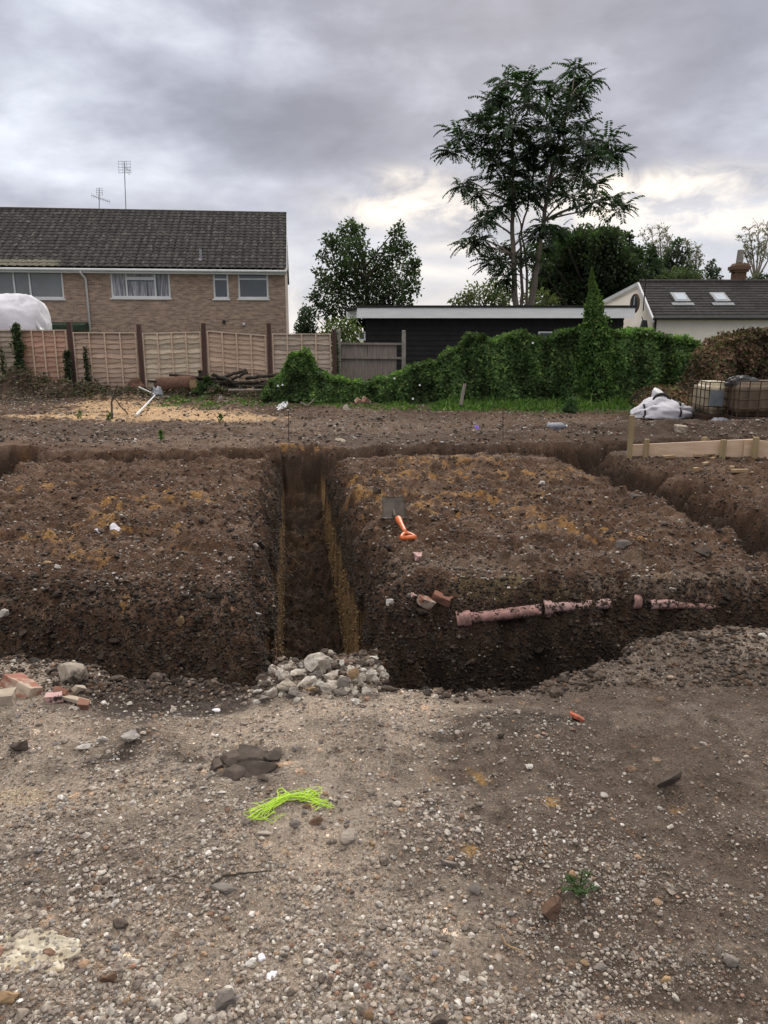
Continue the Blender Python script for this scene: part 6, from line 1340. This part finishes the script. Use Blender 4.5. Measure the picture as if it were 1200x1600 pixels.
# ------------------------------------------------------------------ light and sky
def world():
    w = bpy.data.worlds.new('World'); scene.world = w; w.use_nodes = True; nt = w.node_tree; L = nt.links; nt.nodes.clear()
    out = N(nt, 'ShaderNodeOutputWorld'); bg = N(nt, 'ShaderNodeBackground', i_Strength=0.1); L.new(bg.outputs[0], out.inputs[0])
    sky = N(nt, 'ShaderNodeTexSky'); sky.sky_type = 'NISHITA'; sky.sun_disc = False; sky.sun_elevation = R(26); sky.sun_rotation = R(8)
    tc = N(nt, 'ShaderNodeTexCoord'); sp = N(nt, 'ShaderNodeSeparateXYZ'); L.new(tc.outputs['Generated'], sp.inputs[0])
    def math_(op, a, b=None, c=None):
        n = N(nt, 'ShaderNodeMath', operation=op)
        for i, v in enumerate((a, b, c)):
            if v is None: continue
            if isinstance(v, (int, float)): n.inputs[i].default_value = v
            else: L.new(v, n.inputs[i])
        return n.outputs[0]
    az = math_('ARCTAN2', sp.outputs[0], sp.outputs[1]); el = math_('ARCSINE', sp.outputs[2])
    den = math_('ADD', math_('MAXIMUM', sp.outputs[2], 0.0), .16)
    cb = N(nt, 'ShaderNodeCombineXYZ'); L.new(math_('DIVIDE', sp.outputs[0], den), cb.inputs[0]); L.new(math_('DIVIDE', sp.outputs[1], den), cb.inputs[1])
    def noise(sc, det, rough, off, dist=0.0, src=None):
        m = N(nt, 'ShaderNodeMapping'); m.inputs['Location'].default_value = off; L.new(src or cb.outputs[0], m.inputs[0])
        n = N(nt, 'ShaderNodeTexNoise', i_Scale=sc, i_Detail=det, i_Roughness=rough, i_Distortion=dist); L.new(m.outputs[0], n.inputs['Vector']); return n.outputs['Fac']
    ae = N(nt, 'ShaderNodeCombineXYZ'); L.new(az, ae.inputs[0]); L.new(math_('MULTIPLY', el, 2.1), ae.inputs[1])
    n1 = noise(.95, 6.0, .52, (3.1, 1.7, 0), .25); n2 = noise(3.0, 7.0, .55, (1.3, 5.2, 0), .2, ae.outputs[0]); n3 = noise(9.0, 6.0, .55, (7.3, 2.2, 0), .2, ae.outputs[0])
    d = math_('ADD', math_('MULTIPLY', n1, .40), math_('ADD', math_('MULTIPLY', n2, .55), math_('MULTIPLY', math_('SUBTRACT', n3, .19), .30)))
    # cloud masses and breaks, placed by azimuth and elevation
    def g(px, py, wx, wy, k):
        a0 = math.atan((px - 600) / FPX); e0 = math.atan((530 - py) / FPX)
        u = math_('DIVIDE', math_('SUBTRACT', az, a0), wx / FPX); v = math_('DIVIDE', math_('SUBTRACT', el, e0), wy / FPX)
        return math_('MULTIPLY', math_('EXPONENT', math_('MULTIPLY', math_('ADD', math_('MULTIPLY', u, u), math_('MULTIPLY', v, v)), -1.0)), k)
    dark = None
    for a in [(620, 225, 190, 55, .07), (400, 215, 170, 55, .11), (470, 265, 160, 35, .04), (500, 60, 260, 50, .10), (1110, 50, 180, 70, .14), (880, 160, 200, 70, .05), (90, 150, 120, 50, .05), (60, 275, 220, 50, -.13), (330, 320, 160, 30, -.08), (280, 130, 90, 30, -.07), (30, 200, 90, 60, -.03), (130, 60, 140, 60, -.07), (520, 400, 260, 60, -.10), (1100, 210, 160, 30, .08), (730, 60, 150, 40, .03), (1050, 350, 220, 60, -.05)]:
        o = g(*a); dark = o if dark is None else math_('ADD', dark, o)
    d = math_('ADD', d, dark)
    rp = N(nt, 'ShaderNodeValToRGB'); L.new(d, rp.inputs[0]); e = rp.color_ramp.elements
    e[0].position = .34; e[0].color = (.84, .86, .92, 1); e[1].position = .74; e[1].color = (.25, .255, .30, 1)
    for p_, c_ in ((.44, (.63, .645, .70, 1)), (.53, (.47, .475, .54, 1)), (.62, (.34, .345, .40, 1))):
        q = rp.color_ramp.elements.new(p_); q.color = c_
    # brighter, warmer veil low down with glowing breaks
    low = N(nt, 'ShaderNodeMapRange', n1=-.02, n2=.215, n3=1.0, n4=0.0, interpolation_type='SMOOTHSTEP'); L.new(el, low.inputs[0])
    n4 = noise(5.0, 7.0, .6, (2.2, 9.1, 0), .4, ae.outputs[0])
    brk = N(nt, 'ShaderNodeMapRange', n1=.42, n2=.62); L.new(n4, brk.inputs[0])
    lowc = N(nt, 'ShaderNodeMix', data_type='RGBA'); L.new(brk.outputs[0], lowc.inputs[0]); lowc.inputs[6].default_value = (.56, .585, .65, 1); lowc.inputs[7].default_value = (.95, .91, .87, 1)
    m1 = N(nt, 'ShaderNodeMix', data_type='RGBA'); L.new(math_('MULTIPLY', low.outputs[0], .9), m1.inputs[0]); cool = N(nt, 'ShaderNodeMix', data_type='RGBA', blend_type='MULTIPLY'); cool.inputs[0].default_value = 1; L.new(rp.outputs[0], cool.inputs[6]); cool.inputs[7].default_value = (1.03, 1.05, 1.09, 1); L.new(cool.outputs[2], m1.inputs[6]); L.new(lowc.outputs[2], m1.inputs[7])
    gl = None
    for a in [(650, 345, 110, 26, 1.1), (640, 300, 60, 14, .5), (1000, 325, 130, 20, 1.1), (1040, 365, 140, 20, .9), (720, 400, 60, 12, .5), (900, 350, 60, 14, .5), (1150, 385, 90, 14, .5), (660, 430, 120, 8, .3)]:
        o = g(*a); gl = o if gl is None else math_('ADD', gl, o)
    n5 = noise(12.0, 6.0, .6, (4.4, .3, 0), .5, ae.outputs[0]); gb = N(nt, 'ShaderNodeMapRange', n1=.40, n2=.60); L.new(n5, gb.inputs[0])
    gl = math_('MINIMUM', math_('MULTIPLY', gl, math_('ADD', gb.outputs[0], .15)), 1.0)
    m2 = N(nt, 'ShaderNodeMix', data_type='RGBA'); L.new(gl, m2.inputs[0]); L.new(m1.outputs[2], m2.inputs[6]); m2.inputs[7].default_value = (1.2, 1.08, .92, 1)
    # an overcast sky is brightest overhead
    zn = N(nt, 'ShaderNodeMapRange', n1=.42, n2=1.0, n3=1.0, n4=ZEN, interpolation_type='SMOOTHSTEP'); L.new(el, zn.inputs[0])
    m3 = N(nt, 'ShaderNodeVectorMath', operation='SCALE'); zc = N(nt, 'ShaderNodeMapRange', n1=.42, n2=.7); L.new(el, zc.inputs[0]); m4 = N(nt, 'ShaderNodeMix', data_type='RGBA'); L.new(zc.outputs[0], m4.inputs[0]); L.new(m2.outputs[2], m4.inputs[6]); m4.inputs[7].default_value = (.50, .475, .44, 1)
    L.new(m4.outputs[2], m3.inputs[0]); L.new(math_('MULTIPLY', zn.outputs[0], 11.3), m3.inputs['Scale'])
    mx = N(nt, 'ShaderNodeMix', data_type='RGBA'); mx.inputs[0].default_value = .94; L.new(sky.outputs[0], mx.inputs[6]); L.new(m3.outputs[0], mx.inputs[7])
    L.new(mx.outputs[2], bg.inputs[0])
ZEN = 3.6
world()
sun = bpy.data.lights.new('sun', 'SUN'); sun.energy = 2.5; sun.angle = R(18); sun.color = (1, .95, .87)
so = bpy.data.objects.new('sun', sun); C.objects.link(so)
_d = Vector((math.sin(R(8)) * math.cos(R(26)), math.cos(R(8)) * math.cos(R(26)), math.sin(R(26)))); so.rotation_euler = _d.to_track_quat('Z', 'Y').to_euler()
scene.view_settings.view_transform = 'Standard'; scene.view_settings.look = 'None'; scene.view_settings.exposure = 0; scene.view_settings.gamma = 1
scene.cycles.max_bounces = 6; scene.cycles.transparent_max_bounces = 4; scene.cycles.use_denoising = True
